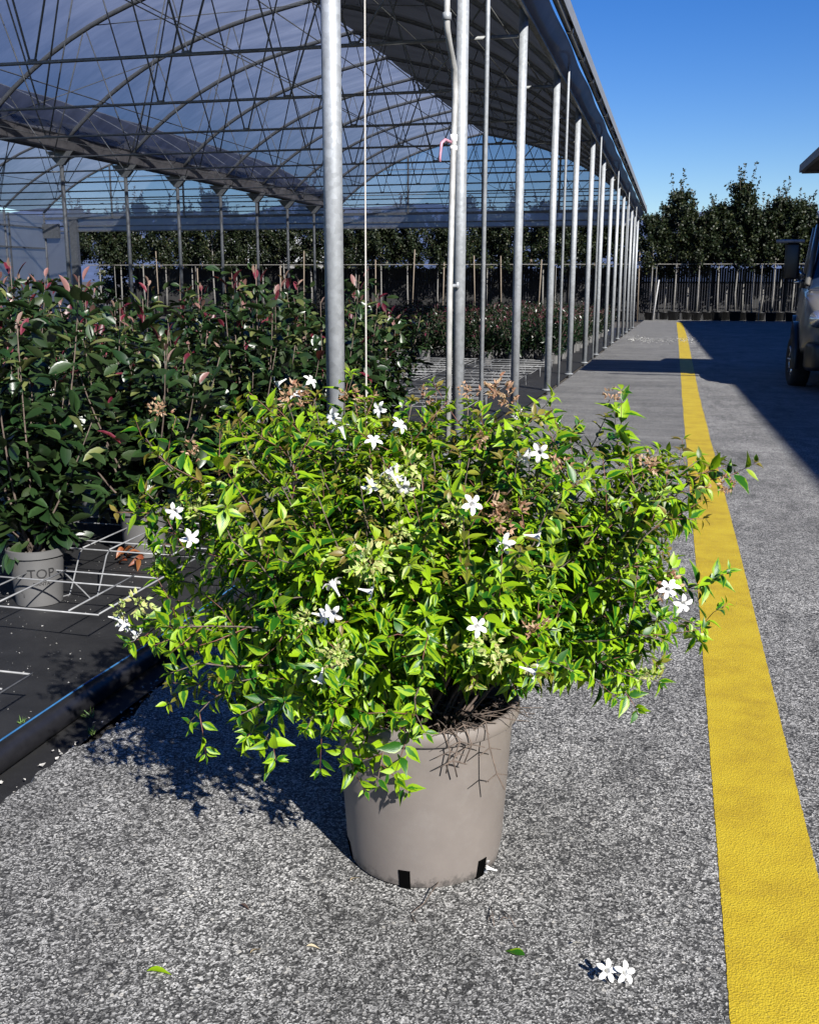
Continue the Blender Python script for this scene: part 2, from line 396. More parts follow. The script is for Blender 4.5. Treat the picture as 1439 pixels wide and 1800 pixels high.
mb.f = [(2 * j, 2 * j + 1, 2 * j + 3, 2 * j + 2) for j in range(len(ys) - 1)]
tag(mb.build('road_marking', MT['yellow']), kind='structure')
# fabric bed inside the greenhouse, slightly crumpled
rn = np.random.default_rng(3)
def bedz(x, y):
    return gz(y) - .10 + (.006 * math.sin(7 * x + 3 * y) * math.sin(5 * y) if (y < 8 and x > -6) else 0)
xs = [-31, -20, -12, -8] + [-6 + .1 * i for i in range(43)] + [-1.70]
tag(grid_sheet('ground_cover_fabric', xs, [.5 + .12 * i for i in range(63)] + [8.2 + 2 * i for i in range(20)] + [47.4], bedz, MT['fabric']), kind='structure')
# hills on the horizon
def hill(y0, amp, seed, x0, x1, base):
    r = random.Random(seed); ph = [r.uniform(0, 6.28) for _ in range(6)]
    def f(x):
        t = x / 1000.
        return base + amp * (.5 * math.sin(t * 1.1 + ph[0]) + .25 * math.sin(t * 2.7 + ph[1]) + .12 * math.sin(t * 6.1 + ph[2]) + .06 * math.sin(t * 14 + ph[3]))
    xs = [x0 + (x1 - x0) * i / 160 for i in range(161)]
    mb = MB()
    for j, (dy, k) in enumerate(((-900, 0), (-600, .35), (-300, .75), (0, 1.), (500, .6), (1200, 0))):
        for x in xs: mb.v.append((x, y0 + dy + 120 * math.sin(x / 260. + j), f(x) * k + (12 * math.sin(x / 90. + 2 * j) if 0 < k else 0) - 2))
    n = len(xs)
    mb.f = [(j * n + i, j * n + i + 1, (j + 1) * n + i + 1, (j + 1) * n + i) for j in range(5) for i in range(n - 1)]
    return mb
tag(hill(4200, 40, 5, -4500, 3500, 285).build('hills', simple('haze_tinted_wooded_slope', (.035, .055, .115), .9, var=.3, scale=.02), smooth=True), kind='structure')  # blue haze of the distant air is painted into the slope colour

# ================================================================== GREENHOUSE
YF = lambda k: 11.69 + 3.257 * k
KS = list(range(-2, 12)); XO, XV, XL = -1.708, -15.5, -31.0
gh = empty('greenhouse', (XO, YF(-2), 0), 0, 'open-sided film greenhouse with two arched spans on galvanised posts beside the road', 'greenhouse')
def ghb(mb, name, mat, smooth=False, parent=gh):
    o = mb.build(name, mat, parent, smooth)
    if parent == gh: o.location = -Vector(gh.location)
    return o
def chz(k): return 3.86 + .05 * k
def arch(span, x):
    """film/rib height at x"""
    if span == 0:
        xr = -8.6
        if x > xr: u = (x - xr) / (XO + .0 - xr); return 7.78 - 1.5 * u - 1.9 * u ** 3
        u = (xr - x) / (xr - XV); return 7.78 - 1.3 * u - 1.8 * u ** 3
    xr = -23.25
    u = abs(x - xr) / (xr - XL if x < xr else XV - xr); return 7.78 - 1.3 * u - 1.8 * u ** 3
SP = [(0, XO, XV), (1, XV, XL)]
for k in KS:
    Y = YF(k)
    # outer posts
    ghb(MB().tube([(XO, Y, gz(Y) - .15), (XO, Y, 4.22)], .049, 14), 'post', MT['galv'], True)
    ghb(MB().lathe([(.05, 0), (.075, .002), (.075, .012), (.05, .02)], 12, (XO, Y, gz(Y) - .095)), 'post_foot', MT['galv'])
    if k >= 0:
        ghb(MB().tube([(XV, Y, gz(Y) - .15), (XV, Y, 4.5)], .055, 8), 'post', MT['galv_in'], True)
    if k >= 4: ghb(MB().tube([(XL, Y, gz(Y) - .15), (XL, Y, 4.6)], .06, 8), 'post', MT['galv_in'], True)
    for s, xa, xb in SP:
        if s == 1 and k < 2: continue
        nseg = 28; pts = [(xa + (xb - xa) * i / nseg, Y, arch(s, xa + (xb - xa) * i / nseg) - .03) for i in range(nseg + 1)]
        ghb(MB().tube(pts, .054, 8), 'roof_rib', MT['galv_in'], True)
        # bottom chord and lattice web as one truss
        t = MB(); zc = chz(k); xz = (xa + xb) / 2; W = abs(xb - xa)
        t.tube([(xa, Y, zc), (xb, Y, zc)], .021, 6)
        nodes = [xa - 1.88 - 2.02 * i for i in range(6)] if s == 0 else [xa - 1.9 - 2.3 * i for i in range(6)]
        for x in nodes:
            t.box((x - .06, Y - .012, zc - .02), (x + .06, Y + .012, zc + .04))
            for sg in (-1, 1):
                xt = x + sg * .98; zt = arch(s, xt) - .05
                if not (xb + .1 < xt < xa - .1) or (s == 1 and k > 7) or (k >= 8 and k % 2): continue
                t.tube([(x + sg * .03, Y, zc), (xt, Y, zt)], .014 if k < 5 else .011, 5)
        ghb(t, 'truss', MT['galv_in'], True)
        if s == 0 and k % 3 == 0 and k < 4:     # wind braces between two frames
            b = MB(); Y2 = YF(k + 1)
            for xa_, xb_ in ((-2.4, -5.0), (-5.0, -8.4), (-12.4, -8.8), (-15.3, -12.4)):
                b.tube([(xa_, Y, arch(0, xa_) - .08), (xb_, Y2, arch(0, xb_) - .08)], .011, 5)
            ghb(b, 'wind_brace', MT['galv_in'], True)
y0, y1 = YF(-2) - .3, YF(11)
for s, xp in ((0, -14.17), (0, -11.3), (0, -9.5), (0, -8.6), (0, -6.6), (0, -4.4), (0, -3.), (1, -17.2), (1, -20.2), (1, -23.25), (1, -26.3), (1, -29.2)):
    ghb(MB().tube([(xp, y0 if s == 0 else YF(2), arch(s, xp) - .09), (xp, y1, arch(s, xp) - .09)], .015, 6), 'purlin', MT['galv_in'], True)
for xp in (-5.6, -12.4):
    ghb(MB().tube([(xp, y0, chz(4) + .03), (xp, y1, chz(6) + .06)], .007, 5), 'tension_wire', MT['galv_in'], True)
def film(s, xa, xb, name, mat, ya=y0, yb=y1, n=14):
    mb = MB(); yn = KS if s == 0 else [k for k in KS if k >= 2]
    yy = []
    for k in yn[:-1]: yy += [YF(k), YF(k) + 1.1, YF(k) + 2.2]
    yy.append(YF(11)); yy[0] -= .3
    for y in yy:
        sag = 0 if min(abs(y - YF(k)) for k in KS) < .4 else -.045
        for i in range(n + 1):
            x = xa + (xb - xa) * i / n; mb.v.append((x, y, arch(s, x) + .012 + sag))
    mb.f = [(j * (n + 1) + i, j * (n + 1) + i + 1, (j + 1) * (n + 1) + i + 1, (j + 1) * (n + 1) + i) for j in range(len(yy) - 1) for i in range(n)]
    return ghb(mb, name, mat, True)
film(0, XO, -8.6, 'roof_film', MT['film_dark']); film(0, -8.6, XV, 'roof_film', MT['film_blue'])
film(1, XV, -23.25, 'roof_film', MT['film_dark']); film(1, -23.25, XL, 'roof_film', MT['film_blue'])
# valley gutter with brackets and hanging wires
v = MB(); v.prism([(-15.22, 4.95), (-15.30, 4.56), (-15.70, 4.56), (-15.78, 4.95), (-15.73, 4.95), (-15.66, 4.61), (-15.34, 4.61), (-15.27, 4.95)], 'y', YF(0) - .3, y1)
ghb(v, 'valley_gutter', simple('aged_zinc_gutter', (.30, .28, .27), .6, .2, var=.3, scale=3))
for k in KS[2:]:
    ghb(MB().prism([(-15.9, 4.56), (-15.1, 4.56), (-15.42, 4.22), (-15.58, 4.22)], 'y', YF(k) - .06, YF(k) + .06), 'valley_bracket', MT['galv_in'])
fp_ = MB()
for i in range(121):
    yv = YF(0) - .3 + (y1 - YF(0) + .3) * i / 120; fp_.v += [(-15.22, yv, 4.94), (-15.10, yv, 5.02 + .03 * math.sin(yv * 2.1)), (-14.98 + .02 * math.sin(yv * 3), yv, 5.17 + .03 * math.sin(yv * 1.3))]
fp_.f = [(3 * j + i, 3 * j + i + 1, 3 * j + 4 + i, 3 * j + 3 + i) for j in range(120) for i in range(2)]
ghb(fp_, 'film_flap', MT['film_side'], True)
b = MB()
for k in KS[2:-1]:
    for q in range(4):
        ya = YF(k) + .2 + q * .75; b.tube([(-15.15, ya, 4.95), (-15.1, ya + .25, 5.12), (-15.0, ya + .45, 4.98), (-15.12, ya + .7, 5.08)], .007, 4)
ghb(b, 'film_clip', MT['black'])
# eave: beam, film fascia, gutter with brackets
ghb(MB().box((XO - .04, y0, 4.12), (XO + .052, y1, 4.20)), 'eave_beam', MT['galv_in'])
ghb(MB().box((-1.655, y0, 4.02), (-1.625, y1, 4.09)), 'fascia_rail', MT['galv_in'])
fm = MB(); yy = [y0 + (y1 - y0) * i / 160 for i in range(161)]
for i, yv in enumerate(yy):
    tz = 4.33 + .03 * math.sin(yv * 1.9) + .02 * math.sin(yv * 4.7)
    for q, (xx, zz) in enumerate(((-1.618, 4.05), (-1.545, 4.15), (-1.47 + .012 * math.sin(yv * 1.9), 4.27))): fm.v.append((xx, yv, zz))
fm.f = [(3 * j + i, 3 * j + i + 1, 3 * j + 4 + i, 3 * j + 3 + i) for j in range(160) for i in range(2)]
ghb(fm, 'fascia_film', MT['film_fascia'], True)
g = MB(); g.prism([(-1.52, 4.46), (-1.50, 4.37), (-1.38, 4.35), (-1.34, 4.28), (-1.33, 4.28), (-1.345, 4.47), (-1.36, 4.47), (-1.365, 4.37), (-1.49, 4.39), (-1.51, 4.46)], 'y', y0, y1)
ghb(g, 'eave_gutter', MT['gutter'])
ghb(MB().tube([(-1.39, y0, 4.255), (-1.39, y1, 4.255)], .024, 8), 'roll_up_tube', MT['galv'], True)
for i in range(2 * len(KS) - 1): yb = y0 + .3 + i * 1.6285; ghb(MB().box((-1.43, yb - .03, 4.22), (-1.345, yb + .03, 4.36)), 'tube_clamp', MT['black'])
for j, k in enumerate((-1, 1, 3, 5, 7, 9)):
    Y = YF(k) - .06; X = -1.545
    if k == -1: Y = 8.62
    ghb(MB().tube([(X - .12, Y, 4.34), (X - .03, Y, 4.33), (X, Y, 4.27), (X, Y, gz(Y) - .08)], .019, 8), 'downpipe', MT['galv'], True)
# far gable
gm = MB(); Yg = YF(11)
for s, xa, xb in SP:
    n = 20; o = len(gm.v)
    xbb = xb if s == 0 else xb
    for i in range(n + 1):
        x = xa + (xbb - xa) * i / n; gm.v += [(x, Yg + .03, 3.72), (x, Yg + .03, 4.38), (x, Yg + .03, arch(s, x))]
    gm.f += [(o + 3 * i + q, o + 3 * i + 3 + q, o + 3 * i + 4 + q, o + 3 * i + 1 + q) for i in range(n) for q in (0, 1)]
ghb(gm, 'gable_film', MT['film_gable'])
gf = MB()
for z, r_ in ((4.36, .05), (3.98, .03), (3.74, .03)): gf.box((XL, Yg - .03 - r_ * .5, z - r_), (XO, Yg - .03 + r_ * .5, z + r_))
for s, xa, xb in SP:
    for q in (.25, .5, .75):
        x = xa + (xb - xa) * q; gf.box((x - .04, Yg - .1, 4.36), (x + .04, Yg - .06, arch(s, x) - .06))
    for z in (5.2, 6.3):
        xs_ = [x for x in np.linspace(xa, xb, 200) if arch(s, x) > z]
        if xs_: gf.box((min(xs_), Yg - .05, z - .02), (max(xs_), Yg - .03, z + .02))
ghb(gf, 'gable_frame', MT['galv_in'])
sw = MB()
sw.add([(XL, 26, -.7), (XL, Yg, -.9), (XL, Yg, 4.5), (XL, 26, 4.5)], [(0, 1, 2, 3)]).add([(XL, Yg + .05, -.9), (-29.2, Yg + .05, -.9), (-29.2, Yg + .05, 3.7), (XL, Yg + .05, 3.7)], [(0, 1, 2, 3)])
ghb(sw, 'side_film', MT['film_side'])
sf = MB()
for z in (1.3, 2.9, 3.9): sf.box((XL + .03, 26, z - .04), (XL + .09, Yg - .2, z + .04))
for yv in (26, 29, 32.5, 35.5, 38.5, 41.5, 44.5): sf.box((XL + .03, yv - .03, -.6), (XL + .09, yv + .03, 4.5))
sf.box((-29.5, Yg - .2, -.7), (-29.1, Yg + .02, 4.3)); sf.box((XL, Yg - .2, 3.4), (-30.1, Yg - .02, 4.1))
ghb(sf, 'side_frame', MT['galv_in'])

# hanging cord, valve pipe, irrigation pipe
tag(MB().tube([(-1.75, 5.93, 4.1), (-1.752, 5.9, 2.0), (-1.75, 5.88, gz(6) - .12)], .0048, 6).build('cord', simple('pale_braided_cord', (.42, .40, .37), .8, scale=200)), 'thin pale cord hanging straight down just right of the nearest galvanised post', 'cord')
vp = empty('water_pipe', (-1.75, 8.26, gz(8.3) - .1), 0, 'vertical steel water pipe with pink lever valve just left of the second post', 'water pipe')
def vpl(mb, n, m, par=None, sm=True):
    o = mb.build(n, m, par or vp, sm)
    if par is None: o.location = -Vector(vp.location)
    return o
vpl(MB().tube([(-1.75, 8.24, gz(8) - .12), (-1.75, 8.26, 1.3), (-1.75, 8.33, 2.30), (-1.75, 8.38, 2.72), (-1.75, 8.34, 2.92), (-1.75, 8.14, 3.06), (-1.75, 8.06, 3.15), (-1.75, 8.05, 3.23), (-1.75, 8.04, 4.3)], .024, 10), 'pipe', simple('dull_grey_pipe', (.36, .36, .35), .5, .2, scale=12))
vpl(MB().lathe([(.024, 0), (.034, .004), (.034, .05), (.024, .055)], 12, (-1.75, 8.05, 3.2)), 'coupling', MT['galv'])
vpl(MB().lathe([(.02, 0), (.031, .005), (.031, .035), (.024, .04), (.024, .07), (.031, .075), (.031, .12), (.02, .125)], 12, (-1.75, 8.34, 2.31)), 'valve_body', simple('pale_valve', (.7, .68, .68), .4))
vpl(MB().tube([(-1.76, 8.33, 2.37), (-1.80, 8.26, 2.385), (-1.825, 8.24, 2.36), (-1.835, 8.235, 2.25), (-1.835, 8.235, 2.22)], [.012, .013, .013, .010, .012], 8), 'lever', MT['pink'])
vpl(MB().tube([(-1.77, 8.3, 1.27), (-1.72, 8.36, 1.27)], .016, 6).tube([(-1.71, 8.37, 1.25), (-1.71, 8.37, 1.30)], .014, 6), 'pipe_clamp', MT['galv'])
vpl(MB().lathe([(.024, .04), (.03, .04), (.04, .03), (.055, .02), (.055, 0)], 12, (-1.75, 8.24, gz(8) - .09)), 'flange', MT['galv'])
ip = empty('irrigation_pipe', (-1.85, 2.4, -.1), 0, 'thick black irrigation pipe with a blue stripe lying along the edge of the concrete', 'pipe')
pts = [(-1.80, 1.2, -.057), (-1.835, 2.0, -.055), (-1.825, 2.8, -.052), (-1.80, 3.6, -.055), (-1.81, 4.6, -.056), (-1.83, 6, -.07), (-1.84, 9., -.115), (-1.84, 11.5, -.15)]
o = MB().tube(pts, .043, 16).build('pipe', MT['black'], ip, True); o.location = -Vector(ip.location)
o = MB().tube([(x - .004, y, z + .0425) for x, y, z in pts], .0035, 6).build('stripe', MT['blue'], ip, True); o.location = -Vector(ip.location)

# ================================================================== WIRE RACKS
def make_rack(label):
    r = empty('wire_rack', (0, 0, 0), 0, label, 'wire rack', 'galvanised wire pot racks on the black fabric')
    zt = .16; rr = .0036; Lx = 1.32; Ay = (0, .36, .51, .87, 1.02, 1.36, 1.49)
    t = MB()
    for a in Ay: t.tube([(0 if a in (0, 1.49) else -.02, a, zt), (-Lx, a, zt)], rr, 6)
    for x in (0, -Lx): t.tube([(x, 0, zt + .004), (x, 1.49, zt + .004)], rr, 6)
    xs = (-.13, -.46, -.60, -.93, -1.06)
    for x in xs:
        t.tube([(x, 0, zt + .006), (x, .51, zt + .006)], rr, 6)
        t.tube([(x, .87, zt + .006), (x, 1.49, zt + .006)], rr, 6)
    t.build('rods', MT['wire'], r, True)
    for x in (-.46, -.60, -1.06):
        MB().tube([(x, .87, zt + .004), (x + .012, .82, zt - .01), (x + .05, .68, .035), (x + .06, .64, .006), (x + .045, .61, .006), (x + .02, .60, .04), (x - .02, .52, zt - .01), (x - .02, .50, zt + .002)], rr, 6).build('leg', MT['wire'], r, True)
    MB().tube([(-.01, 1.2, zt), (-.01, 1.22, .01), (-.01, 1.25, .005), (-.01, 1.29, zt)], rr, 6).build('leg', MT['wire'], r, True)
    return r
rk = make_rack('wire rack standing over the fabric right of the lettered pot'); rk.location = (-2.06, 3.33, -.105)
rkm = child_map(rk)
r2 = copy_tree(rk, None, rkm); r2.location = (-1.93, 1.22, -.095); r2['label'] = 'wire rack cut off by the left edge, nearest the camera'
for (x, y, lb) in [(-2.3, 5.0, 'wire rack under the second row of bushes'), (-3.7, 5.0, 'wire rack under the left bushes of the second row'), (-2.15, 6.75, 'wire rack left of the nearest post, behind two other racks')]:
    r2 = copy_tree(rk, None, rkm); r2.location = (x, y, gz(y) - .1); r2['label'] = lb
for y in (10.6, 12.3, 14.0, 15.7, 17.4):
    for x in (-2.05, -3.45, -4.85, -6.25, -7.65):
        r2 = copy_tree(rk, None, rkm); r2.location = (x, y, gz(y) - .1 + .02); r2['label'] = 'wire rack in the bare stretch between the near bushes and the far hedge'

# ================================================================== BUSHES IN THE GREENHOUSE
def photinia(name, seed, H, spread, nst, leaf, dens, lettered=False, rowlabel='', far=False, red=.1):
    rng = np.random.default_rng(seed); root = empty(name, (0, 0, 0))
    pr = .125; ph = .25
    pm = MB().lathe([(.0, .002), (.098, .002), (.1, .0), (pr - .008, ph - .03), (pr + .004, ph - .03), (pr + .004, ph), (pr - .004, ph + .003), (pr - .012, ph - .02), (pr - .014, ph - .05)], 28)
    autosmooth(pm.build('pot', MT['pot_grey'], root), 30)
    sm = MB(); n = 22; sm.v.append((0, 0, ph - .01))
    for ring, rr in ((1, .05), (2, .085), (3, pr - .015)):
        for j in range(n): sm.v.append((rr * math.cos(6.283 * j / n), rr * math.sin(6.283 * j / n), ph - .035 + float(rng.uniform(-.008, .018)) * (ring < 3)))
    sm.f = [(0, 1 + j, 1 + (j + 1) % n) for j in range(n)] + [(1 + q * n + j, 1 + (q + 1) * n + j, 1 + (q + 1) * n + (j + 1) % n, 1 + q * n + (j + 1) % n) for q in range(2) for j in range(n)]
    sm.build('soil', MT['soil_light'], root, True)
    st = MB(); L = []; RL = []
    for i in range(nst):
        a = rng.uniform(0, 6.283); ln = rng.uniform(.15, 1.) * spread; top = H * rng.uniform(.52, .9) if i > 1 else H
        b = np.array([rng.uniform(-.03, .03), rng.uniform(-.03, .03), ph - .04]); tip = np.array([math.cos(a) * ln, math.sin(a) * ln, top])
        c = b * .5 + tip * .5 + np.array([math.cos(a) * ln * .25, math.sin(a) * ln * .25, -.05 * H]) + rng.normal(size=3) * .03
        P = []
        for q in range(9):
            t = q / 8; P.append((1 - t) ** 2 * b + 2 * t * (1 - t) * c + t * t * tip)
        st.tube(P, [.0065 * (1 - .7 * q / 8) for q in range(9)], 5)
        nl = int(dens * (top - ph)); ang = rng.uniform(0, 6.28)
        for q in range(nl):
            t = .15 + .85 * (q + rng.uniform(-.3, .3)) / nl; t = min(1, max(.05, t))
            p = (1 - t) ** 2 * b + 2 * t * (1 - t) * c + t * t * tip; ax = unit((1 - t) * (c - b) + t * (tip - c))
            ang += 2.4; s1 = unit(np.cross(ax, [.3, .7, .2])); s2 = np.cross(ax, s1)
            out = s1 * math.cos(ang) + s2 * math.sin(ang)
            young = t > .90 and rng.random() < .38
            up = 2.0 if young else rng.uniform(.1, 1.0)
            d = unit(out + ax * up + np.array([0, 0, -.1]) + rng.normal(size=3) * .15)
            off = out * rng.uniform(.0, .05)
            nr = unit(ax * 1. + np.array([0, 0, .5]) - d * .2 + rng.normal(size=3) * .25)
            lf = leaf * rng.uniform(.62, 1.2) * (.75 if young else 1)
            row = [*(p + off), *d, *nr, lf, lf * rng.uniform(.34, .44), rng.uniform(-.05, .45), rng.uniform(.2, .8)]
            if young or (t > .9 and rng.random() < red): RL.append(row + [rng.choice([0., .0, .5, 1.])])
            else: L.append(row + [rng.uniform(.5, 1.) if rng.random() < (.34 if t > .7 else .06) else rng.uniform(0, .15)])
            # short side shoot leaves fill the crown
            if rng.random() < .75:
                o2 = unit(out + rng.normal(size=3) * .7); bp = p + o2 * rng.uniform(.05, .13)
                for e in range(2):
                    d2 = unit(o2 + rng.normal(size=3) * .6); nr = unit(np.array([0, 0, 1.]) + rng.normal(size=3) * .5)
                    L.append([*bp, *d2, *nr, lf * .9, lf * .4, rng.uniform(0, .3), rng.uniform(.1, .5), rng.uniform(0, .15)])
    st.build('stem', MT['bark'], root, True)
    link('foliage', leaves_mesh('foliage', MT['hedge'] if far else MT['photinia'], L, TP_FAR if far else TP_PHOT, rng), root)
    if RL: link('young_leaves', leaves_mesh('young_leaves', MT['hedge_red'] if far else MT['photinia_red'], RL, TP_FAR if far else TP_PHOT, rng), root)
    return root
def text_mesh(txt, size, ext=.0006):
    cu = D.curves.new('lettering', 'FONT'); cu.body = txt; cu.size = size; cu.extrude = ext; cu.align_x = 'CENTER'; cu.resolution_u = 3
    ob = D.objects.new('lettering', cu); COL.objects.link(ob); bpy.context.view_layer.update()
    dg = bpy.context.evaluated_depsgraph_get(); me = D.meshes.new_from_object(ob.evaluated_get(dg)); D.objects.remove(ob); return me
def letters_on_pot(root, txt, size, z, ang, r0=.1, r1=.117, ph=.22):
    me = text_mesh(txt, size)
    for vv in me.vertices:
        x, y, e = vv.co; zz = z + y; r = r0 + (r1 - r0) * zz / ph + .0012 + e; a = ang + x / r
        vv.co = (r * math.cos(a), r * math.sin(a), zz)
    me.materials.clear(); me.materials.append(MT['print']); o = D.objects.new('lettering', me); COL.objects.link(o); o.parent = root; return o
protos = [photinia('photinia_bush', 11 + i, [1.42, 1.26, 1.50, 1.20, 1.38][i], [.40, .46, .36, .46, .42][i], [16, 17, 15, 16, 17][i], .115, 38) for i in range(5)]
NEAR = 'potted photinia bushes standing on the racks'
def near_label(y, x, n):
    return n
# the front plant with lettering on its pot
rp = random.Random(21); used = [False] * 5; maps = [child_map(p) for p in protos]
ORD = ('rightmost', 'second from the right', 'third from the right', 'fourth from the right', 'fifth from the right', 'sixth from the right', 'seventh from the right', 'eighth from the right', 'ninth from the right', 'tenth from the right', 'eleventh from the right', 'twelfth from the right')
spots = [(-2.68, 3.86, 0, 'glossy dark bush in the grey pot lettered TOP, nearest on the left'),
         (-2.62, 4.72, 1, 'dark bush in the grey pot right behind the lettered one, half behind the white-flowered shrub'),
         (-3.25, 4.62, 2, 'tall reddish-tipped bush at the left edge behind the lettered pot')]
first = True
for j, y in enumerate((5.5, 6.3, 7.1, 7.9, 8.7)):
    xmin = -.74 * y - .4; x = -2.28 - (.2 * (j % 2)) - (.03 * j)
    n = 0
    while x > xmin:
        spots.append((x + rp.uniform(-.08, .08), y + rp.uniform(-.1, .1), rp.randrange(5), 'dark glossy bush %s in row %s of the near block' % (ORD[n], ('three', 'four', 'five', 'six', 'seven')[j])))
        x -= .56; n += 1
for (x, y, pi, lb) in spots:
    if not used[pi]: o = protos[pi]; used[pi] = True
    else: o = copy_tree(protos[pi], None, maps[pi])
    o.location = (x, y, gz(y) - .098); a = rp.uniform(0, 6.28); s = rp.uniform(.93, 1.04)
    if 'lettered TOP' in lb: a = 0; s = 1; top_plant = o
    o.rotation_euler = (0, 0, a); o.scale = (s, s, s)
    tag(o, lb, 'potted bush', NEAR)
for i in range(5):
    if not used[i]:
        for c in kids(protos[i]): D.objects.remove(c)
        D.objects.remove(protos[i])
camang = math.atan2(-3.86, 2.68)
# lettering belongs to the pot
potc = [c for c in kids(top_plant) if c.name.startswith('pot')][0]
letters_on_pot(potc, 'TOP', .062, .13, camang + .12); letters_on_pot(potc, 'PIANTA', .021, .098, camang + .12)
lg = MB(); lg.tube([(.104 * math.cos(camang - .75 + .012 * i), .104 * math.sin(camang - .75 + .012 * i), .06 + .018 * math.sin(i * .55)) for i in range(14)], .0012, 4); lg.build('emblem', MT['print'], potc)

# far hedge of smaller potted bushes
fp = [photinia('hedge_bush', 51 + i, [1.08, 1.02, 1.14, 1.05][i], .42, 18, .095, 44, far=True, red=.75) for i in range(4)]
fm_ = [child_map(p) for p in fp]; fu = [False] * 4
for j in range(15):
    y = 20.4 + j * .85 + (0 if j < 7 else (j - 7) * .8)
    n = 9 if j < 3 else 12
    for i in range(n):
        x = -2.35 - i * .62 + rp.uniform(-.06, .06); pi = rp.randrange(4)
        if j == 0 and i > 6: continue
        if not fu[pi]: o = fp[pi]; fu[pi] = True
        else: o = copy_tree(fp[pi], None, fm_[pi])
        yy_ = y + rp.uniform(-.08, .08)
        o.location = (x, yy_, gz(yy_) - .098); o.rotation_euler = (0, 0, rp.uniform(0, 6.28)); s = rp.uniform(.92, 1.08); o.scale = (s, s, s)
        tag(o, ('small dark bush in a pale pot in the front row of the far hedge' if j == 0 else 'small dark bush with purplish tips inside the block of far hedge bushes'), 'potted bush', 'far hedge of potted bushes')

# ================================================================== TREES, FENCE, RAIL
YT = 60.
def make_tree(seed, H, cb, cw, n, cone=1.):
    rng = np.random.default_rng(seed); root = empty('potted_tree', (0, 0, 0))
    MB().lathe([(0, .003), (.26, .003), (.27, 0), (.33, .5), (.345, .5), (.345, .54), (.31, .54), (.3, .46)], 18).build('pot', MT['pot_black'], root, True)
    MB().disc(.3, .47, 18).build('soil', MT['soil_dark'], root)
    bx, by = rng.uniform(-.12, .12), rng.uniform(-.1, .1)
    tr = MB(); P = [(0, 0, .45), (bx * .6, by, cb * .5), (bx, by * .5, cb), (bx * .3, 0, (cb + H) / 2), (0, 0, H * .96)]
    tr.tube(P, [.055, .05, .042, .028, .008], 8)
    L = []; lim = MB()
    nb = 26
    for b in range(nb):
        t = (b + .5) / nb; z0 = cb + (H - cb) * (t ** 1.05) * .78
        a = b * 2.4 + rng.uniform(-.4, .4); prof = (math.sin(math.pi * min(1, (t * .86 + .12) ** .75)) ** .8)
        ln = cw * max(.12, prof) * rng.uniform(.6, 1.2)
        base = np.array([bx * .5 * (1 - t), 0, z0]); rise = rng.uniform(.4, .9) * (1 + t)
        tip = base + np.array([math.cos(a) * ln, math.sin(a) * ln, ln * rise])
        lim.tube([base, (base + tip) / 2 + [0, 0, -.04], tip], [.018, .012, .005], 4)
        for q in range(int(n / nb)):
            s = rng.uniform(.25, 1.05) ** .8; c = base + (tip - base) * s + rng.normal(size=3) * np.array([.13, .13, .16]) * (1.1 - .3 * t)
            L.append([*c, *rvec(rng), *unit(rng.normal(size=3) + [0, 0, .8]), rng.uniform(.12, .21), rng.uniform(.09, .14), .2, .2, 1. if rng.random() < .05 else rng.uniform(0, .35)])
    for q in range(rng.integers(5, 8)):    # whippy leaders
        x, y_ = rng.uniform(-.75, .75, 2) * cw; z1 = H + rng.uniform(-1.1, .55) - abs(x) * .5
        lim.tube([(x * .4, y_ * .4, H - 1.9), (x, y_, z1)], [.012, .004], 4)
        for e in range(75):
            t = rng.uniform(0, 1) ** 1.5; g_ = .13 * (1.15 - t); L.append([x * (.4 + .6 * t) + rng.normal() * g_, y_ * (.4 + .6 * t) + rng.normal() * g_, H - 1.9 + (z1 - H + 1.9) * t, *rvec(rng), *rvec(rng), .15, .10, .2, .2, rng.uniform(0, .6)])
    tr.build('trunk', MT['tree_trunk'], root, True); lim.build('branches', MT['bark'], root, True)
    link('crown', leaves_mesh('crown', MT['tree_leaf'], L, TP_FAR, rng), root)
    return root
tp = [make_tree(70 + i, [7.9, 7.3, 8.3, 6.9][i], [3.35, 3.1, 3.0, 3.2][i], [1.0, 1.25, 1.15, 1.35][i], 5200) for i in range(4)]
tm = [child_map(p) for p in tp]; tu = [False] * 4
def place_tree(x, y, pi, rz, s, lb, g):
    if not tu[pi]: o = tp[pi]; tu[pi] = True
    else: o = copy_tree(tp[pi], None, tm[pi])
    o.location = (x, y, gz(YT) + .0); o.rotation_euler = (0, 0, rz); o.scale = (s, s, s); tag(o, lb, 'tree', g)
NUM = 'one two three four five six seven eight nine ten eleven twelve thirteen fourteen fifteen sixteen seventeen eighteen nineteen twenty twenty-one twenty-two twenty-three twenty-four twenty-five twenty-six'.split()
RT = 'potted trees in front of the fence'
road_trees = [(-1.25, 59.4, 1, 'potted tree at the corner of the greenhouse, first in the row right of it'), (.02, 59.6, 0, 'slim potted tree with a tall pointed leader, second right of the greenhouse'),
              (1.25, 59.6, 3, 'potted tree straight behind the end of the yellow line'), (2.35, 59.8, 1, 'dense potted tree just right of the end of the yellow line'),
              (3.3, 59.7, 2, 'potted tree with the tallest leafy spire, over the shaded asphalt'), (4.15, 59.8, 3, 'rounded potted tree in the middle of the shaded row'),
              (5.15, 59.6, 0, 'potted tree in the shaded row, second left of the vehicle'), (6.2, 59.8, 1, 'broad potted tree in the shaded row next to the vehicle'),
              (8.1, 59.6, 2, 'potted tree seen above the roof of the vehicle')]
for i, (x, y, pi, lb) in enumerate(road_trees): place_tree(x, y, pi, rp.uniform(0, 6.28), [.84, .96, .86, .92, .97, .88, .90, .93, .88][i], lb, RT)
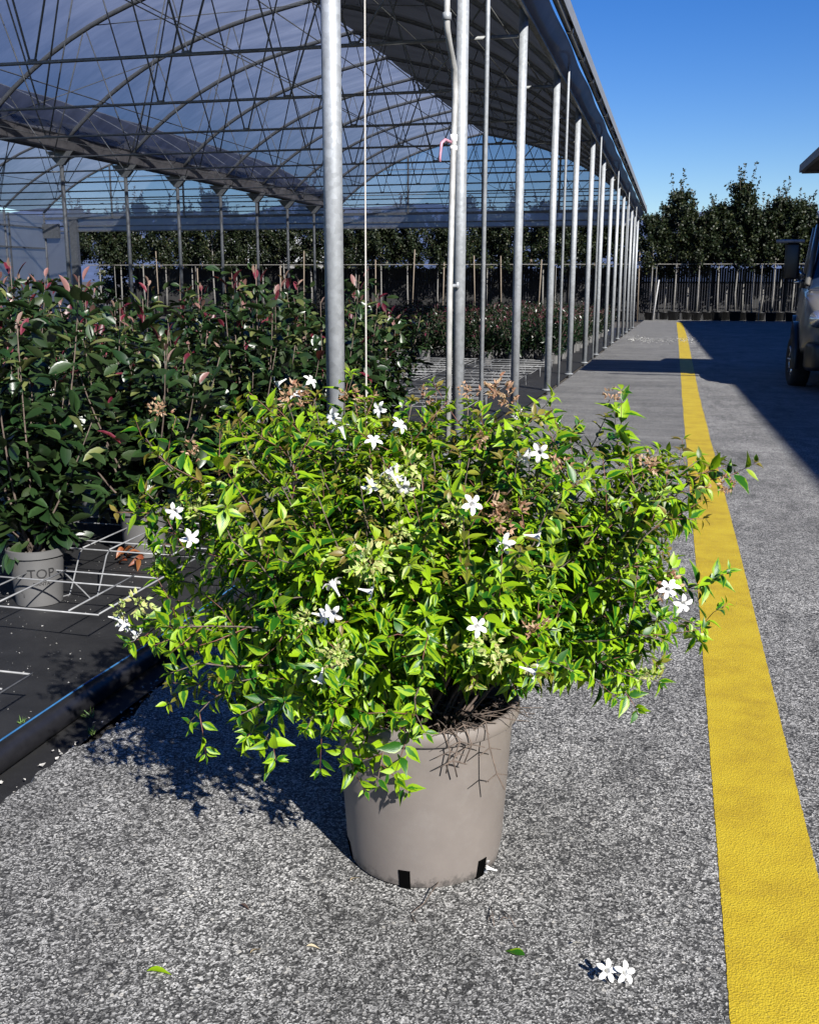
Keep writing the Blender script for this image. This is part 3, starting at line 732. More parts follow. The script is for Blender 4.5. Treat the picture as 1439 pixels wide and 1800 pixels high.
for i, (x, pi, s_) in enumerate(((-.5, 2, .76), (.75, 3, .80), (1.9, 0, .82), (2.85, 3, .88), (3.75, 1, .86), (4.7, 2, .80), (5.7, 3, .88), (6.7, 0, .85), (7.5, 3, .84))):
    place_tree(x, 61.1, pi, rp.uniform(0, 6.28), s_, 'potted tree number %s from the greenhouse in the back row hugging the fence' % NUM[i], RT)
x = -2.9; i = 0
while x > -38:
    place_tree(x, 60 + rp.uniform(-.3, .3), rp.randrange(4), rp.uniform(0, 6.28), rp.uniform(.82, .98), 'potted tree number %s leftward from the greenhouse corner, seen through the far opening' % NUM[i], 'potted trees behind the greenhouse')
    x -= rp.uniform(1.35, 1.8); i += 1
# a second, denser belt of evergreens beyond the fence
def evergreen(seed):
    rng = np.random.default_rng(seed); root = empty('evergreen_tree', (0, 0, 0)); H = 7.5
    MB().tube([(0, 0, -.6), (0, 0, H * .9)], [.16, .03], 8).build('trunk', MT['bark'], root, True)
    L = []
    for b in range(70):
        z0 = .3 + 6.6 * rng.random(); a = rng.uniform(0, 6.28); ln = 1.9 * (1 - z0 / 8.2) + .3
        for q in range(46):
            s = rng.uniform(.2, 1); c = [math.cos(a) * ln * s, math.sin(a) * ln * s, z0 + .25 * s * ln - .5 * s * s * ln * .8]
            L.append([*(np.array(c) + rng.normal(size=3) * .14), *unit([math.cos(a), math.sin(a), -.2] + rng.normal(size=3) * .6), *unit([0, 0, 1] + rng.normal(size=3) * .5), rng.uniform(.22, .40), .17, .2, .1, 1. if rng.random() < .12 else rng.uniform(0, .6)])
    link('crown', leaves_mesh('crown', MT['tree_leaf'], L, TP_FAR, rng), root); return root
ev = [evergreen(5), evergreen(6)]; em = [child_map(e) for e in ev]; x = -3.; i = 0
while x > -38:
    o = ev[i] if i < 2 else copy_tree(ev[i % 2], None, em[i % 2])
    o.location = (x, 65 + rp.uniform(-.6, .9), -1.0); o.rotation_euler = (0, 0, rp.uniform(0, 6.28)); s = rp.uniform(.7, .9); o.scale = (s * 1.1, s * 1.1, s)
    tag(o, 'dense evergreen number %s leftward behind the dark fence beyond the greenhouse' % NUM[i], 'tree', 'evergreens behind the fence'); x -= rp.uniform(1.5, 2.1); i += 1
# low shrubs peeping over the fence on the road side
def lump(seed, w, h, n, name, lb, loc, mat):
    rng = np.random.default_rng(seed); L = []
    for q in range(n):
        v_ = rvec(rng) * rng.uniform(.6, 1) ** .5; c = v_ * [w, w * .7, h]; c[2] = abs(c[2])
        L.append([*c, *rvec(rng), *unit(v_ + rng.normal(size=3) * .5), rng.uniform(.12, .25), .09, .2, .2, rng.uniform(0, .6)])
    root = empty(name, loc, 0, lb, 'shrub'); link('foliage', leaves_mesh('foliage', mat, L, TP_FAR, rng), root)
    MB().tube([(0, 0, -.3), (0, 0, h * .6)], .07, 6).build('stem', MT['bark'], root); return root
lump(3, 2.3, 1.3, 1500, 'shrub', 'dark shrub showing above the fence just right of the greenhouse', (.1, 65.5, 1.6), MT['tree_leaf'])
lg_leaf = m_leaf('bright_shrub_leaf', (.10, .20, .05), (.14, .26, .07), (.2, .3, .08), .5, .3, .8)
lump(4, 1.7, 2.1, 1500, 'shrub', 'bright green shrub outside the left wall of the greenhouse', (-33.5, 43., -.7), lg_leaf)
lump(8, 3., 2.9, 2000, 'shrub', 'bright green shrub seen through the left end of the far opening', (-32.0, 66., -.8), lg_leaf)
# dark fence
fz = gz(YT) - .1
fr = empty('fence', (0, 62, fz), 0, 'long dark board fence with posts behind the row of potted trees', 'fence')
fb = MB(); x = -34.
rf = random.Random(8)
while x < 30: w_ = .14; fb.box((x, 61.98 + rf.uniform(0, .02), fz), (x + w_ - .012, 62.01 + rf.uniform(0, .02), fz + 2.95 + rf.uniform(-.03, .03))); x += w_
o = fb.build('boards', simple('dark_weathered_boards', (.012, .012, .012), .8, var=.5, scale=1.5), fr); o.location = -Vector(fr.location)
fb = MB()
for z in (.5, 2.1): fb.box((-34, 61.90, fz + z), (30, 61.96, fz + z + .1))
o = fb.build('cross_rail', simple('dark_rail', (.016, .016, .016), .8), fr); o.location = -Vector(fr.location)
for i in range(17): o = MB().box((-34 + i * 4., 61.8, fz), (-33.88 + i * 4., 61.9, fz + 3.0)).build('post', simple('fence_post', (.02, .02, .02), .8) if i == 0 else D.materials['fence_post'], fr); o.location = -Vector(fr.location)
tr = empty('support_rail', (0, 59.2, fz), 0, 'thin grey horizontal rail tying the potted trees upright', 'rail')
o = MB().tube([(-36, 59.3, 2.28), (12, 59.3, 2.28)], .024, 6).build('rail', MT['tree_trunk'], tr); o.location = -Vector(tr.location)
for i in range(9): o = MB().tube([(-34 + i * 5.5, 59.36, fz), (-34 + i * 5.5, 59.36, 2.3)], .022, 6).build('post', MT['tree_trunk'], tr); o.location = -Vector(tr.location)
# stakes tied to the trees, most inside the view through the greenhouse
sk = None; x = -1.9
sm_ = {}
while x > -31:
    if sk is None:
        sk = MB().tube([(0, 0, 0), (0, 0, 3.6)], .034, 6).build('tree_stake', MT['stake'], None, True); o = sk
    else: o = sk.copy(); COL.objects.link(o)
    o.location = (x, 59.1 + rp.uniform(-.1, .1), fz); o.rotation_euler = (rp.uniform(-.02, .02), rp.uniform(-.05, .05), rp.uniform(0, 3)); s = rp.uniform(.8, 1.12); o.scale = (1, 1, s)
    tag(o, 'pale wooden stake among the trees seen through the far end of the greenhouse', 'stake', 'wooden stakes behind the greenhouse'); x -= rp.uniform(1.2, 2.4)
for x, ln, ti, lb in ((-.72, 2.3, .10, 'whitish leaning stake between the first two potted trees'),):
    o = MB().tube([(0, 0, 0), (0, 0, ln)], .04, 6).build('tree_stake', simple('white_stake', (.3, .3, .3), .6), None, True); o.location = (x - .35, 59.0, fz); o.rotation_euler = (0, ti, 0); tag(o, lb, 'stake')
# pale shed roof behind, seen through the greenhouse
sh = empty('shed', (-27, 72, -1), 0, 'pale grey shed roof beyond the fence at the left', 'shed')
o = MB().prism([(-33, 2.6), (-22, 2.6), (-22, 2.8), (-27, 4.6), (-33, 4.2)], 'y', 70, 74).build('roof', simple('pale_sheet_roof', (.34, .35, .36), .6, var=.1, scale=2), sh); o.location = -Vector(sh.location)
o = MB().box((-32.7, 70.2, -1.5), (-22.3, 73.8, 2.6)).build('wall', simple('shed_wall', (.2, .2, .2), .8), sh); o.location = -Vector(sh.location)

# ================================================================== VEHICLE
car = empty('parked_vehicle', (2.84, 17.30, gz(17) ), -.10, 'grey off-road vehicle parked in shade at the right edge, black mirror standing out', 'vehicle')
car.scale = (1.04, 1.04, 1.08)
paint = NT('grey_car_paint'); paint = paint.done(paint.bsdf((.125, .118, .11), .38, .1, Coat__Weight=.6, Coat__Roughness=.08))
glass = NT('dark_car_glass'); glass = glass.done(glass.bsdf((.012, .02, .04), .06, 0., spec=.9))
chrome = NT('dull_chrome'); chrome = chrome.done(chrome.bsdf((.55, .56, .58), .2, .9))
# local frame: x right, y away from the camera (front bumper at y=-2.6), half width .9
def loft(secs, name, mat, parent, bev=.03):
    mb = MB(); n = len(secs[0][1])
    for y, prof in secs:
        for (x, z) in prof: mb.v.append((x, y, z))
    for j in range(len(secs) - 1):
        for i in range(n): mb.f.append((j * n + i, j * n + (i + 1) % n, (j + 1) * n + (i + 1) % n, (j + 1) * n + i))
    mb.f += [tuple(reversed(range(n))), tuple((len(secs) - 1) * n + i for i in range(n))]
    o = mb.build(name, mat, parent); return bevel(o, bev, 3)
def sec(w_, z0, z1, t=.05): return [(-w_ + t, z0), (w_ - t, z0), (w_, z0 + t), (w_ + .02, (z0 + z1) / 2), (w_ - .03, z1 - t), (w_ - .12, z1), (-w_ + .12, z1), (-w_ + .03, z1 - t), (-w_ - .02, (z0 + z1) / 2), (-w_, z0 + t)]
loft([(-2.55, sec(.74, .62, 1.05)), (-2.4, sec(.84, .5, 1.16)), (-1.9, sec(.88, .45, 1.24)), (-1.0, sec(.9, .42, 1.30)), (1.9, sec(.9, .42, 1.32)), (2.2, sec(.86, .5, 1.28))], 'body', paint, car)
def csec(wb, wt, z0, z1): return [(-wb, z0), (wb, z0), (wt, z1 - .06), (wt - .1, z1), (-wt + .1, z1), (-wt, z1 - .06)]
loft([(-1.35, csec(.82, .80, 1.24, 1.34)), (-.65, csec(.84, .70, 1.26, 2.08)), (0.2, csec(.85, .72, 1.28, 2.18)), (1.9, csec(.85, .72, 1.28, 2.14)), (2.1, csec(.82, .7, 1.28, 1.9))], 'cabin', glass, car, .04)
rfm = loft([(-.66, csec(.70, .66, 2.06, 2.16)), (.2, csec(.74, .70, 2.12, 2.25)), (1.95, csec(.74, .70, 2.1, 2.22))], 'roof', paint, car, .03)
for s in (-1, 1):
    for (ya, za, xa), (yb, zb, xb) in ((((-1.33), 1.33, .83), (-.66, 2.12, .73)), ((.5, 1.28, .87), (.45, 2.14, .75)), ((2.0, 1.28, .86), (1.95, 2.1, .74))):
        MB().tube([(s * xa, ya, za), (s * xb, yb, zb)], .04, 6).build('pillar', paint, car, True)
loft([(-2.72, [(-.70, .30), (.70, .30), (.72, .62), (-.72, .62)]), (-2.5, [(-.80, .28), (.80, .28), (.80, .64), (-.80, .64)]), (-2.28, [(-.82, .30), (.82, .30), (.82, .60), (-.82, .60)])], 'bumper', MT['black'], car, .05)
MB().box((-.55, -2.60, .70), (.55, -2.54, 1.02)).build('grille', MT['black'], car)
for s in (-1, 1):
    MB().tube([(s * .68, -2.50, .92), (s * .68, -2.60, .92)], .11, 16).build('headlight', chrome, car, True)
    m_ = MB(); m_.box((s * 1.02 - .10 + s * .03, -1.02, 1.40), (s * 1.02 + .10 + s * .03, -.86, 1.88)); mo = bevel(m_.build('mirror', MT['black'], car), .03)
    bl = MB(); bl.box((s * 1.09 - .19, -1.08, 1.885), (s * 1.09 + .19, -.82, 1.925)); bevel(bl.build('mirror_visor', simple('bluish_visor', (.20, .22, .28), .25) if s < 0 else D.materials['bluish_visor'], car), .012)
    MB().tube([(s * .84, -.85, 1.42), (s * .95, -.92, 1.5)], .03, 6).tube([(s * .84, -.85, 1.38), (s * 1.0, -.92, 1.36)], .022, 6).build('mirror_arm', chrome, car, True)
    for yw in (-1.55, 1.35):
        wc = (0, 0, 0); wp = (s * .86, yw, .35)
        ar = MB(); n = 16
        for i in range(n + 1):
            a = math.pi * (-.06 + 1.12 * i / n)
            for rr, xo in ((.44, .86), (.44, .97), (.50, .97), (.50, .86)): ar.v.append((s * xo, yw + rr * math.cos(a), .36 + rr * math.sin(a)))
        ar.f = [(4 * i + q, 4 * i + (q + 1) % 4, 4 * i + 4 + (q + 1) % 4, 4 * i + 4 + q) for i in range(n) for q in range(4)]
        ar.build('wheel_arch', MT['black'], car, True)
        wo = MB(); prof = [(.20, .10), (.30, .12), (.345, .10), (.36, .05), (.36, -.05), (.345, -.10), (.30, -.12), (.20, -.10)]
        nn_ = 32
        for (r_, xx) in prof:
            for j in range(nn_): t = 2 * math.pi * j / nn_; wo.v.append((wc[0] + xx, wc[1] + r_ * math.cos(t), wc[2] + r_ * math.sin(t)))
        wo.f = [(i * nn_ + j, i * nn_ + (j + 1) % nn_, ((i + 1) % 8) * nn_ + (j + 1) % nn_, ((i + 1) % 8) * nn_ + j) for i in range(8) for j in range(nn_)]
        wh = wo.build('wheel', simple('tyre_rubber', (.015, .015, .016), .8) if 'tyre_rubber' not in D.materials else D.materials['tyre_rubber'], car, True); wh.location = wp; wh.rotation_euler = (0, 0, .16 if yw < 0 else 0)
        rm = MB(); rm.tube([(wc[0] + s * .04, wc[1], wc[2]), (wc[0] + s * .09, wc[1], wc[2])], .05, 12)
        for q in range(6):
            t = q * math.pi / 3; rm.tube([(wc[0] + s * .07, wc[1] + .03 * math.cos(t), wc[2] + .03 * math.sin(t)), (wc[0] + s * .10, wc[1] + .2 * math.cos(t), wc[2] + .2 * math.sin(t))], .022, 6)
        rm.tube([(wc[0] + s * .085, wc[1] + .2 * math.cos(2 * math.pi * q / 24), wc[2] + .2 * math.sin(2 * math.pi * q / 24)) for q in range(25)], .012, 6)
        rm.build('rim', chrome, wh, True)

# ================================================================== CARPORT + BUILDING that cast the shade on the right
cp = empty('carport', (4, 16, gz(16)), 0, 'flat dark canopy roof jutting in above the vehicle at the right edge', 'canopy')
o = MB().box((1.84, 14.35, 2.98), (7.4, 17.45, 3.03)).build('roof', simple('dark_canopy_sheet', (.10, .085, .07), .7), cp); o.location = -Vector(cp.location)
c2 = MB()
for yv in (14.32, 17.45): c2.box((1.80, yv, 2.94), (7.4, yv + .05, 3.09))
c2.box((1.76, 14.32, 2.955), (1.82, 17.50, 3.07))
o = c2.build('edge_beam', simple('canopy_edge', (.22, .23, .24), .6), cp); o.location = -Vector(cp.location)
c2 = MB(); c2.box((2.2, 13.75, 2.93), (7.4, 13.83, 2.99))
o = c2.build('outrigger', D.materials['canopy_edge'], cp); o.location = -Vector(cp.location)
for (xx, yv) in ((5.2, 14.45), (5.2, 17.3), (7.3, 14.45), (7.3, 17.3)):
    o = MB().tube([(xx, yv, gz(yv) - .05), (xx, yv, 2.99)], .05, 8).build('post', MT['galv_in'], cp, True); o.location = -Vector(cp.location)
bd = empty('building', (9, 20, gz(20)), 0, 'long rendered building outside the right edge whose shade covers the asphalt', 'building')
wallm = simple('rendered_wall', (.42, .38, .33), .85, var=.1, scale=2)
def bb(mb, n, m, par=bd):
    o = mb.build(n, m, par)
    if par == bd: o.location = -Vector(bd.location)
    return o
bb(MB().box((7.9, -14, -.9), (18, 50, 6.3)), 'wall', wallm)
bb(MB().prism([(7.62, 6.3), (18.3, 6.3), (18.3, 6.6), (13, 8.6), (7.62, 6.52)], 'y', -14.3, 50.3), 'roof', simple('roof_tiles', (.26, .13, .09), .8, var=.3, scale=8))
for i in range(11):
    yv = -11 + i * 5.4
    f_ = MB().box((7.84, yv, 1.6), (7.898, yv + 1.3, 3.0)); f_ = bb(f_, 'window', simple('window_frame', (.6, .6, .58), .5) if i == 0 else D.materials['window_frame'])
    g_ = MB().box((7.82, yv + .08, 1.68), (7.838, yv + 1.22, 2.92)).build('pane', glass, f_)

# ================================================================== HERO SHRUB
PC = np.array([-.497, 2.124, 0.])
hero = empty('potted_shrub', tuple(PC), 0, 'large white-flowered variegated green shrub in a taupe pot standing on the concrete', 'potted shrub')
PH = .385
# pot wall, rolled lip, foot recess
prof = [(.0, .012), (.155, .012), (.163, 0), (.174, .006), (.181, .05), (.194, .26), (.199, .345), (.1995, .352), (.212, .354), (.215, .360), (.2145, .374), (.211, .383), (.205, .386), (.199, .384), (.195, .374), (.194, .34), (.19, .33)]
po = autosmooth(MB().lathe(prof, 96).build('pot', MT['pot_taupe'], hero), 35)
sl_m = simple('slot_shadow_gap', (.002, .002, .002), 1., spec=0.)
cang = math.atan2(-2.127, .484)
for da in (-.235, .80, 1.84, -1.28, 2.88, -2.33):
    s_ = MB(); n = 5; hw = .072
    for z in (.001, .048):
        for i in range(n + 1):
            a = cang + da - hw + 2 * hw * i / n; r = .1725 + (.181 - .1725) * z / .05 + .0022; s_.v.append((r * math.cos(a), r * math.sin(a), z))
    for z in (.001, .048):
        for i in range(n + 1):
            a = cang + da - hw + 2 * hw * i / n; r = .150; s_.v.append((r * math.cos(a), r * math.sin(a), z))
    k = n + 1
    s_.f = [(i, i + 1, k + i + 1, k + i) for i in range(n)] + [(2 * k + i, 3 * k + i, 3 * k + i + 1, 2 * k + i + 1) for i in range(n)] + [(k + i, k + i + 1, 3 * k + i + 1, 3 * k + i) for i in range(n)]
    s_.build('drain_slot', sl_m, po)
sm = MB(); rs_ = np.random.default_rng(9); n = 40; rings = (.03, .07, .11, .15, .193)
sm.v.append((0, 0, .335))
for q, rr in enumerate(rings):
    for j in range(n): sm.v.append((rr * math.cos(6.2832 * j / n), rr * math.sin(6.2832 * j / n), .325 + float(rs_.uniform(-.012, .014))))
sm.f = [(0, 1 + j, 1 + (j + 1) % n) for j in range(n)] + [(1 + q * n + j, 1 + (q + 1) * n + j, 1 + (q + 1) * n + (j + 1) % n, 1 + q * n + (j + 1) % n) for q in range(4) for j in range(n)]
sm.build('soil', MT['soil_dark'], hero, True)
# crown frame: local axes  a = to the right as seen from the road, b = away
dv = unit([PC[0], PC[1], 0]); la = np.array([dv[1], -dv[0], 0.])
def loc(a, b, z): return la * a + dv * b + np.array([0, 0, z])
rng = np.random.default_rng(77)
def shell(a_ang, el, rr=1.):
    """superellipsoid crown surface, local coords"""
    ca, sa_ = math.cos(a_ang), math.sin(a_ang); ce, se = math.cos(el), math.sin(el)
    x, y_, z = ce * ca, ce * sa_, se
    ax, ay, az = .61, .46, (.268 if z > 0 else .36)
    p = 2.7; k = (abs(x / ax) ** p + abs(y_ / ay) ** p + abs(z / az) ** p) ** (-1 / p)
    return loc(-.01 + x * k * rr, .02 + y_ * k * rr, .70 + z * k * rr)
tips = []
TOPS = .06
N1 = 262
for i in range(N1):
    el = math.asin(-.72 + 1.70 * (i + .5) / N1); a = i * 2.39996 + rng.uniform(-.25, .25)
    t = shell(a, el, rng.uniform(.80, 1.03) * (1 if rng.random() > .2 else rng.uniform(.55, .85)))
    if t[2] < .52: t = t + np.array([0, 0, .5 * (.52 - t[2])])
    if el < -.35 and rng.random() < .4: continue
    ta, tb = float(t @ la), float(t @ dv)
    if t[2] < .56 and tb < .12 and -.12 < ta < .36: continue
    tips.append(t)
def TP(a, z, b=0.): return loc(a, b, z - (.085 if z > .95 else .0) + (.055 if z < .5 else 0))
for q in [(-.64, .56, -.05), (-.60, .60, -.12), (-.56, .345, -.1), (-.50, .33, -.16), (-.38, .285, -.2), (-.33, .32, -.26), (-.42, .36, -.1), (-.24, .36, -.26), (-.10, .225, -.235), (-.14, .27, -.235), (-.17, .30, -.24),
          (.53, .41, 0), (.46, .40, -.05), (.38, .44, -.1), (.60, .55, 0), (.62, .62, .05), (.61, .88, .0), (.58, .86, .05), (.57, .90, -.05), (.42, 1.06, 0), (.39, 1.07, .05), (.30, 1.06, .1), (-.42, 1.08, .05), (-.39, 1.04, -.02),
          (-.58, .99, 0), (-.62, .93, .05), (-.60, .83, -.05), (-.64, .80, 0.), (-.03, 1.12, 0), (.09, 1.12, .05), (-.14, 1.10, .1), (-.31, 1.1, .1), (-.24, 1.12, 0), (.2, 1.09, 0), (.02, 1.13, .1), (.56, .98, .1), (.50, 1.0, 0.), (.30, .52, -.2), (.48, .5, -.2), (.55, .7, -.2), (-.5, .55, -.3), (-.35, .5, -.38), (0, .5, -.45), (.2, .6, -.42)]:
    tips.append(TP(q[0], q[1], q[2]))
stems = MB(); thin = MB(); L = []
UP = np.array([0, 0, 1.])
viewd = unit([.22, -.97, .35])
def put_pair(p, ax, phi, ln, young, three=False):
    s1 = unit(np.cross(ax, [.21, .43, .87])); s2 = np.cross(ax, s1)
    for q in range(3 if three else 2):
        an = phi + q * (2.094 if three else math.pi) + rng.uniform(-.3, .3)
        out = s1 * math.cos(an) + s2 * math.sin(an)
        d = unit(out + ax * rng.uniform(.25, .8) - UP * rng.uniform(-.05, .4) + rng.normal(size=3) * .12)
        nr = unit(ax * .7 + UP * .75 + rng.normal(size=3) * .3 + viewd * .25)
        l_ = ln * rng.uniform(.72, 1.18)
        L.append([*(p + d * .003), *d, *nr, l_, l_ * rng.uniform(.32, .46), rng.uniform(.0, .38), rng.uniform(.15, .7), young if rng.random() < .8 else 0.])
def grow(P, r0, r1, t0, step, ln, twigs, lvl=0, young=.0):
    P = [np.array(p) for p in P]
    (stems if lvl == 0 else thin).tube(P, [r0 + (r1 - r0) * i / (len(P) - 1) for i in range(len(P))], 5 if lvl == 0 else 4)
    seg = [np.linalg.norm(P[i + 1] - P[i]) for i in range(len(P) - 1)]; tot = sum(seg)
    s = tot * t0; phi = rng.uniform(0, 6.28)
    nodes = []
    while s < tot - .002:
        acc = 0
        for i, g_ in enumerate(seg):
            if acc + g_ >= s or i == len(seg) - 1: break
            acc += g_
        f = (s - acc) / g_; p = P[i] + (P[i + 1] - P[i]) * f; ax = unit(P[i + 1] - P[i]); fr_ = s / tot
        small = 1. if fr_ < .75 else 1. - .55 * (fr_ - .75) / .25
        put_pair(p, ax, phi, ln * small, young * max(0, (fr_ - .7) / .3), rng.random() < .2)
        phi += 1.57; nodes.append((p, ax, phi)); s += step * rng.uniform(.75, 1.25) * (.6 + .4 * small)
    for p, ax, phi in nodes:
        if rng.random() < twigs:
            s1 = unit(np.cross(ax, [.21, .43, .87])); s2 = np.cross(ax, s1); an = rng.uniform(0, 6.28)
            d = unit(ax * .8 + s1 * math.cos(an) + s2 * math.sin(an) + UP * .25); tl = rng.uniform(.05, .14)
            q = [p, p + d * tl * .5 + rng.normal(size=3) * .004, p + d * tl + UP * rng.uniform(-.01, .02)]
            grow(q, .0013, .0006, .22, .026, ln * .86, 0, 1, young)
    p = P[-1]; ax = unit(P[-1] - P[-2]); 
    for q in range(2): put_pair(p - ax * .004 * q, ax, rng.uniform(0, 6), ln * .5, young)
for i, tipp in enumerate(tips):
    b = np.array([rng.normal() * .035, rng.normal() * .035, .325]); out = tipp - b; hz = np.array([out[0], out[1], 0])
    up = max(.10, .30 - .1 * np.linalg.norm(hz))
    low = tipp[2] < .5
    c1 = b + hz * .22 + UP * (up * .55 if not low else .16); c2 = b + hz * .72 + UP * ((out[2] * .75) + (.10 if not low else .16))
    if tipp[2] > .82: tipp = tipp + np.array([0, 0, .01 + .03 * rng.random()]); c2 = tipp * .82 + b * .18 + rng.normal(size=3) * .01; c2[2] = tipp[2] - .13
    P = []
    for q in range(10):
        t = q / 9; P.append((1 - t) ** 3 * b + 3 * t * (1 - t) ** 2 * c1 + 3 * t * t * (1 - t) * c2 + t ** 3 * tipp + (rng.normal(size=3) * .006 if 0 < q < 9 else 0))
    high = tipp[2] > .78
    grow(P, .0042, .0010, .40 if not low else .55, .031, rng.uniform(.050, .066), .33, 0, (.85 if rng.random() < .45 else .25) if high else (.7 if rng.random() < .12 else 0))
stems.build('branches', MT['bark'], hero, True, fix=False); thin.build('twigs', MT['twig'], hero, True, fix=False)
link('foliage', leaves_mesh('foliage', MT['leaf'], L, TP_ABELIA, rng), hero)
print('hero leaves', len(L))
# bare twigs tangled over the rim
tw = MB()
for q in range(46):
    a = cang + rng.uniform(-.9, 1.5); r0_ = rng.uniform(.0, .15); p = np.array([r0_ * math.cos(a), r0_ * math.sin(a), .34 + rng.uniform(0, .05)])
    P = [p]; d = unit([math.cos(a + rng.uniform(-.9, .9)), math.sin(a + rng.uniform(-.9, .9)), rng.uniform(-.05, .35)])
    for e in range(5): d = unit(d + rng.normal(size=3) * .28 - UP * (.16 if e > 1 else 0)); p = p + d * rng.uniform(.02, .045); P.append(p)
    for i in range(len(P)):
        rr = math.hypot(P[i][0], P[i][1])
        if P[i][2] < .395 and rr > .16: P[i] = np.array([P[i][0], P[i][1], max(P[i][2], .395)])
    tw.tube(P, [.0022, .002, .0017, .0013, .001, .0006], 4)
for (aa, pts_) in ((.30, [(.17, .39), (.212, .397), (.224, .37), (.226, .33), (.222, .29)]), (.30, [(.222, .345), (.226, .33), (.226, .325)]), (.42, [(.16, .4), (.212, .40), (.226, .36), (.225, .32)]), (.62, [(.15, .4), (.213, .397), (.24, .35), (.262, .30), (.28, .27)]), (.22, [(.18, .39), (.214, .392), (.222, .35), (.220, .30)])):
    P = [np.array([r_ * math.cos(cang + aa + .04 * math.sin(9 * i + aa * 7)), r_ * math.sin(cang + aa + .04 * math.sin(9 * i + aa * 7)), z_]) for i, (r_, z_) in enumerate(pts_)]
    tw.tube(P, .0017, 5)
    for i in range(1, len(P) - 1):
        for sg in (-1, 1):
            tt = np.array([-math.sin(cang + aa), math.cos(cang + aa), 0]) * sg * .03 + np.array([0, 0, -.012]); tw.tube([P[i], P[i] + tt * .6, P[i] + tt], [.0014, .0012, .0009], 4)
tw.build('dry_twigs', MT['bark'], hero, True, fix=False)

# flowers ------------------------------------------------------------------
def flower_mesh():
    mb = MB(); n = 10
    mb.lathe([(.0016, -.006), (.0020, .002), (.0036, .012), (.0054, .018), (.0066, .0200)], n)
    for q in range(5):
        a0 = q * 2 * math.pi / 5; o = len(mb.v)
        for i, (r_, w_, z_) in enumerate(((.005, .0036, .020), (.0095, .0046, .0235), (.0145, .0050, .0232), (.0185, .0036, .0212), (.0212, .0008, .0190))):
            for s in (-1, 0, 1):
                x, y = r_, s * w_; mb.v.append((x * math.cos(a0) - y * math.sin(a0), x * math.sin(a0) + y * math.cos(a0), z_ + (.0012 if s else 0)))
        mb.f += [(o + 3 * i + s, o + 3 * i + s + 1, o + 3 * i + 4 + s, o + 3 * i + 3 + s) for i in range(4) for s in (0, 1)]
    return mb.mesh('flower', MT['petal'], True)
def cluster_mesh(seed, mat, n=22, rad=.034):
    r = np.random.default_rng(seed); A = []
    for q in range(n):
        d = rvec(r); d[2] = abs(d[2]) * .9 - .1; c = unit(d) * rad * r.uniform(.2, 1)
        for e in range(3):
            dd = unit(d + r.normal(size=3) * .5); A.append([*c, *dd, *rvec(r), r.uniform(.010, .016), r.uniform(.0045, .0065), .1, .2, r.uniform(0, .6)])
    return leaves_mesh('sepal_cluster', mat, A, TP_ABELIA, r)
fl_me = flower_mesh(); cl_g = cluster_mesh(1, MT['calyx_green']); cl_t = cluster_mesh(2, MT['calyx_tan'])
Hv = Vector((0, 0, 1.3))
def on_crown(px, py, lift=.0):
    """point on the front of the crown along a given direction, in the shrub's own frame"""
    d = np.array(Fv * 1800 + Rv * (px - 719.5) - Uv * (py - 900)); d = d / np.linalg.norm(d); o_ = np.array([0, 0, 1.3])
    best = None
    for i in range(400):
        t = 1.2 + i * .005; p = o_ + d * t - PC; a = p @ la; b = p @ dv; z = p[2] - .70
        val = (abs((a + .01) / .62) ** 2.7 + abs((b - .02) / .48) ** 2.7 + abs(z / (.32 if z > 0 else .40)) ** 2.7)
        if val < 1.0: return p - d * lift
        if best is None or val < best[0]: best = (val, p)
    return best[1]
def orient(o, d, roll=0.):
    o.rotation_euler = Vector(d).to_track_quat('Z', 'Y').to_euler()
    o.rotation_euler.rotate_axis('Z', roll)
FL = [(500, 668), (537, 678), (528, 706), (605, 768), (596, 735), (676, 720), (690, 757), (655, 787), (697, 820), (712, 843), (695, 845), (313, 893), (327, 938), (195, 1085), (228, 1106), (207, 1100), (594, 1043), (634, 1036), (553, 1079), (592, 1070), (830, 1104), (895, 960), (926, 941), (928, 792), (950, 794), (1180, 1046), (1190, 1054), (918, 1174), (645, 842), (915, 722), (985, 735), (1168, 1034), (566, 1178), (822, 890)]
for i, (px, py) in enumerate(FL):
    f_ = link('flower', fl_me, hero); p = on_crown(px, py, .045); f_.location = tuple(p)
    tocam = unit(np.array([0, 0, 1.3]) - (p + PC)); d = unit(tocam * .35 + rng.normal(size=3) * .6 + np.array([0, 0, -.15])); orient(f_, d, rng.uniform(0, 6)); s = rng.uniform(.84, 1.02); f_.scale = (s, s, s)
CLS = [(512, 700, 't', 1.15), (530, 690, 't', .9), (640, 712, 't', 1.1), (612, 700, 't', .9), (885, 905, 't', 1.3), (870, 925, 't', .9), (872, 690, 't', 1.2), (890, 705, 't', .9), (838, 770, 't', .7), (1140, 822, 't', 1.0), (1165, 1020, 't', 1.0), (940, 1112, 't', .9), (280, 722, 't', .8), (650, 985, 'g', 1.3), (640, 1000, 'g', .9), (715, 815, 'g', 1.2), (690, 860, 'g', 1.1), (665, 850, 'g', 1.), (575, 1165, 'g', 1.3), (600, 1150, 'g', .8), (240, 1062, 'g', 1.), (215, 1075, 'g', .8), (350, 900, 'g', .9), (545, 1085, 'g', .8), (800, 905, 'g', .8), (855, 1130, 'g', 1.1), (870, 1160, 'g', .9), (745, 700, 't', .8), (1270, 855, 't', .7), (1075, 700, 't', .7), (340, 790, 't', .7), (820, 690, 't', .7), (700, 935, 'g', .7), (985, 820, 't', .7), (1145, 1190, 'g', .8)]
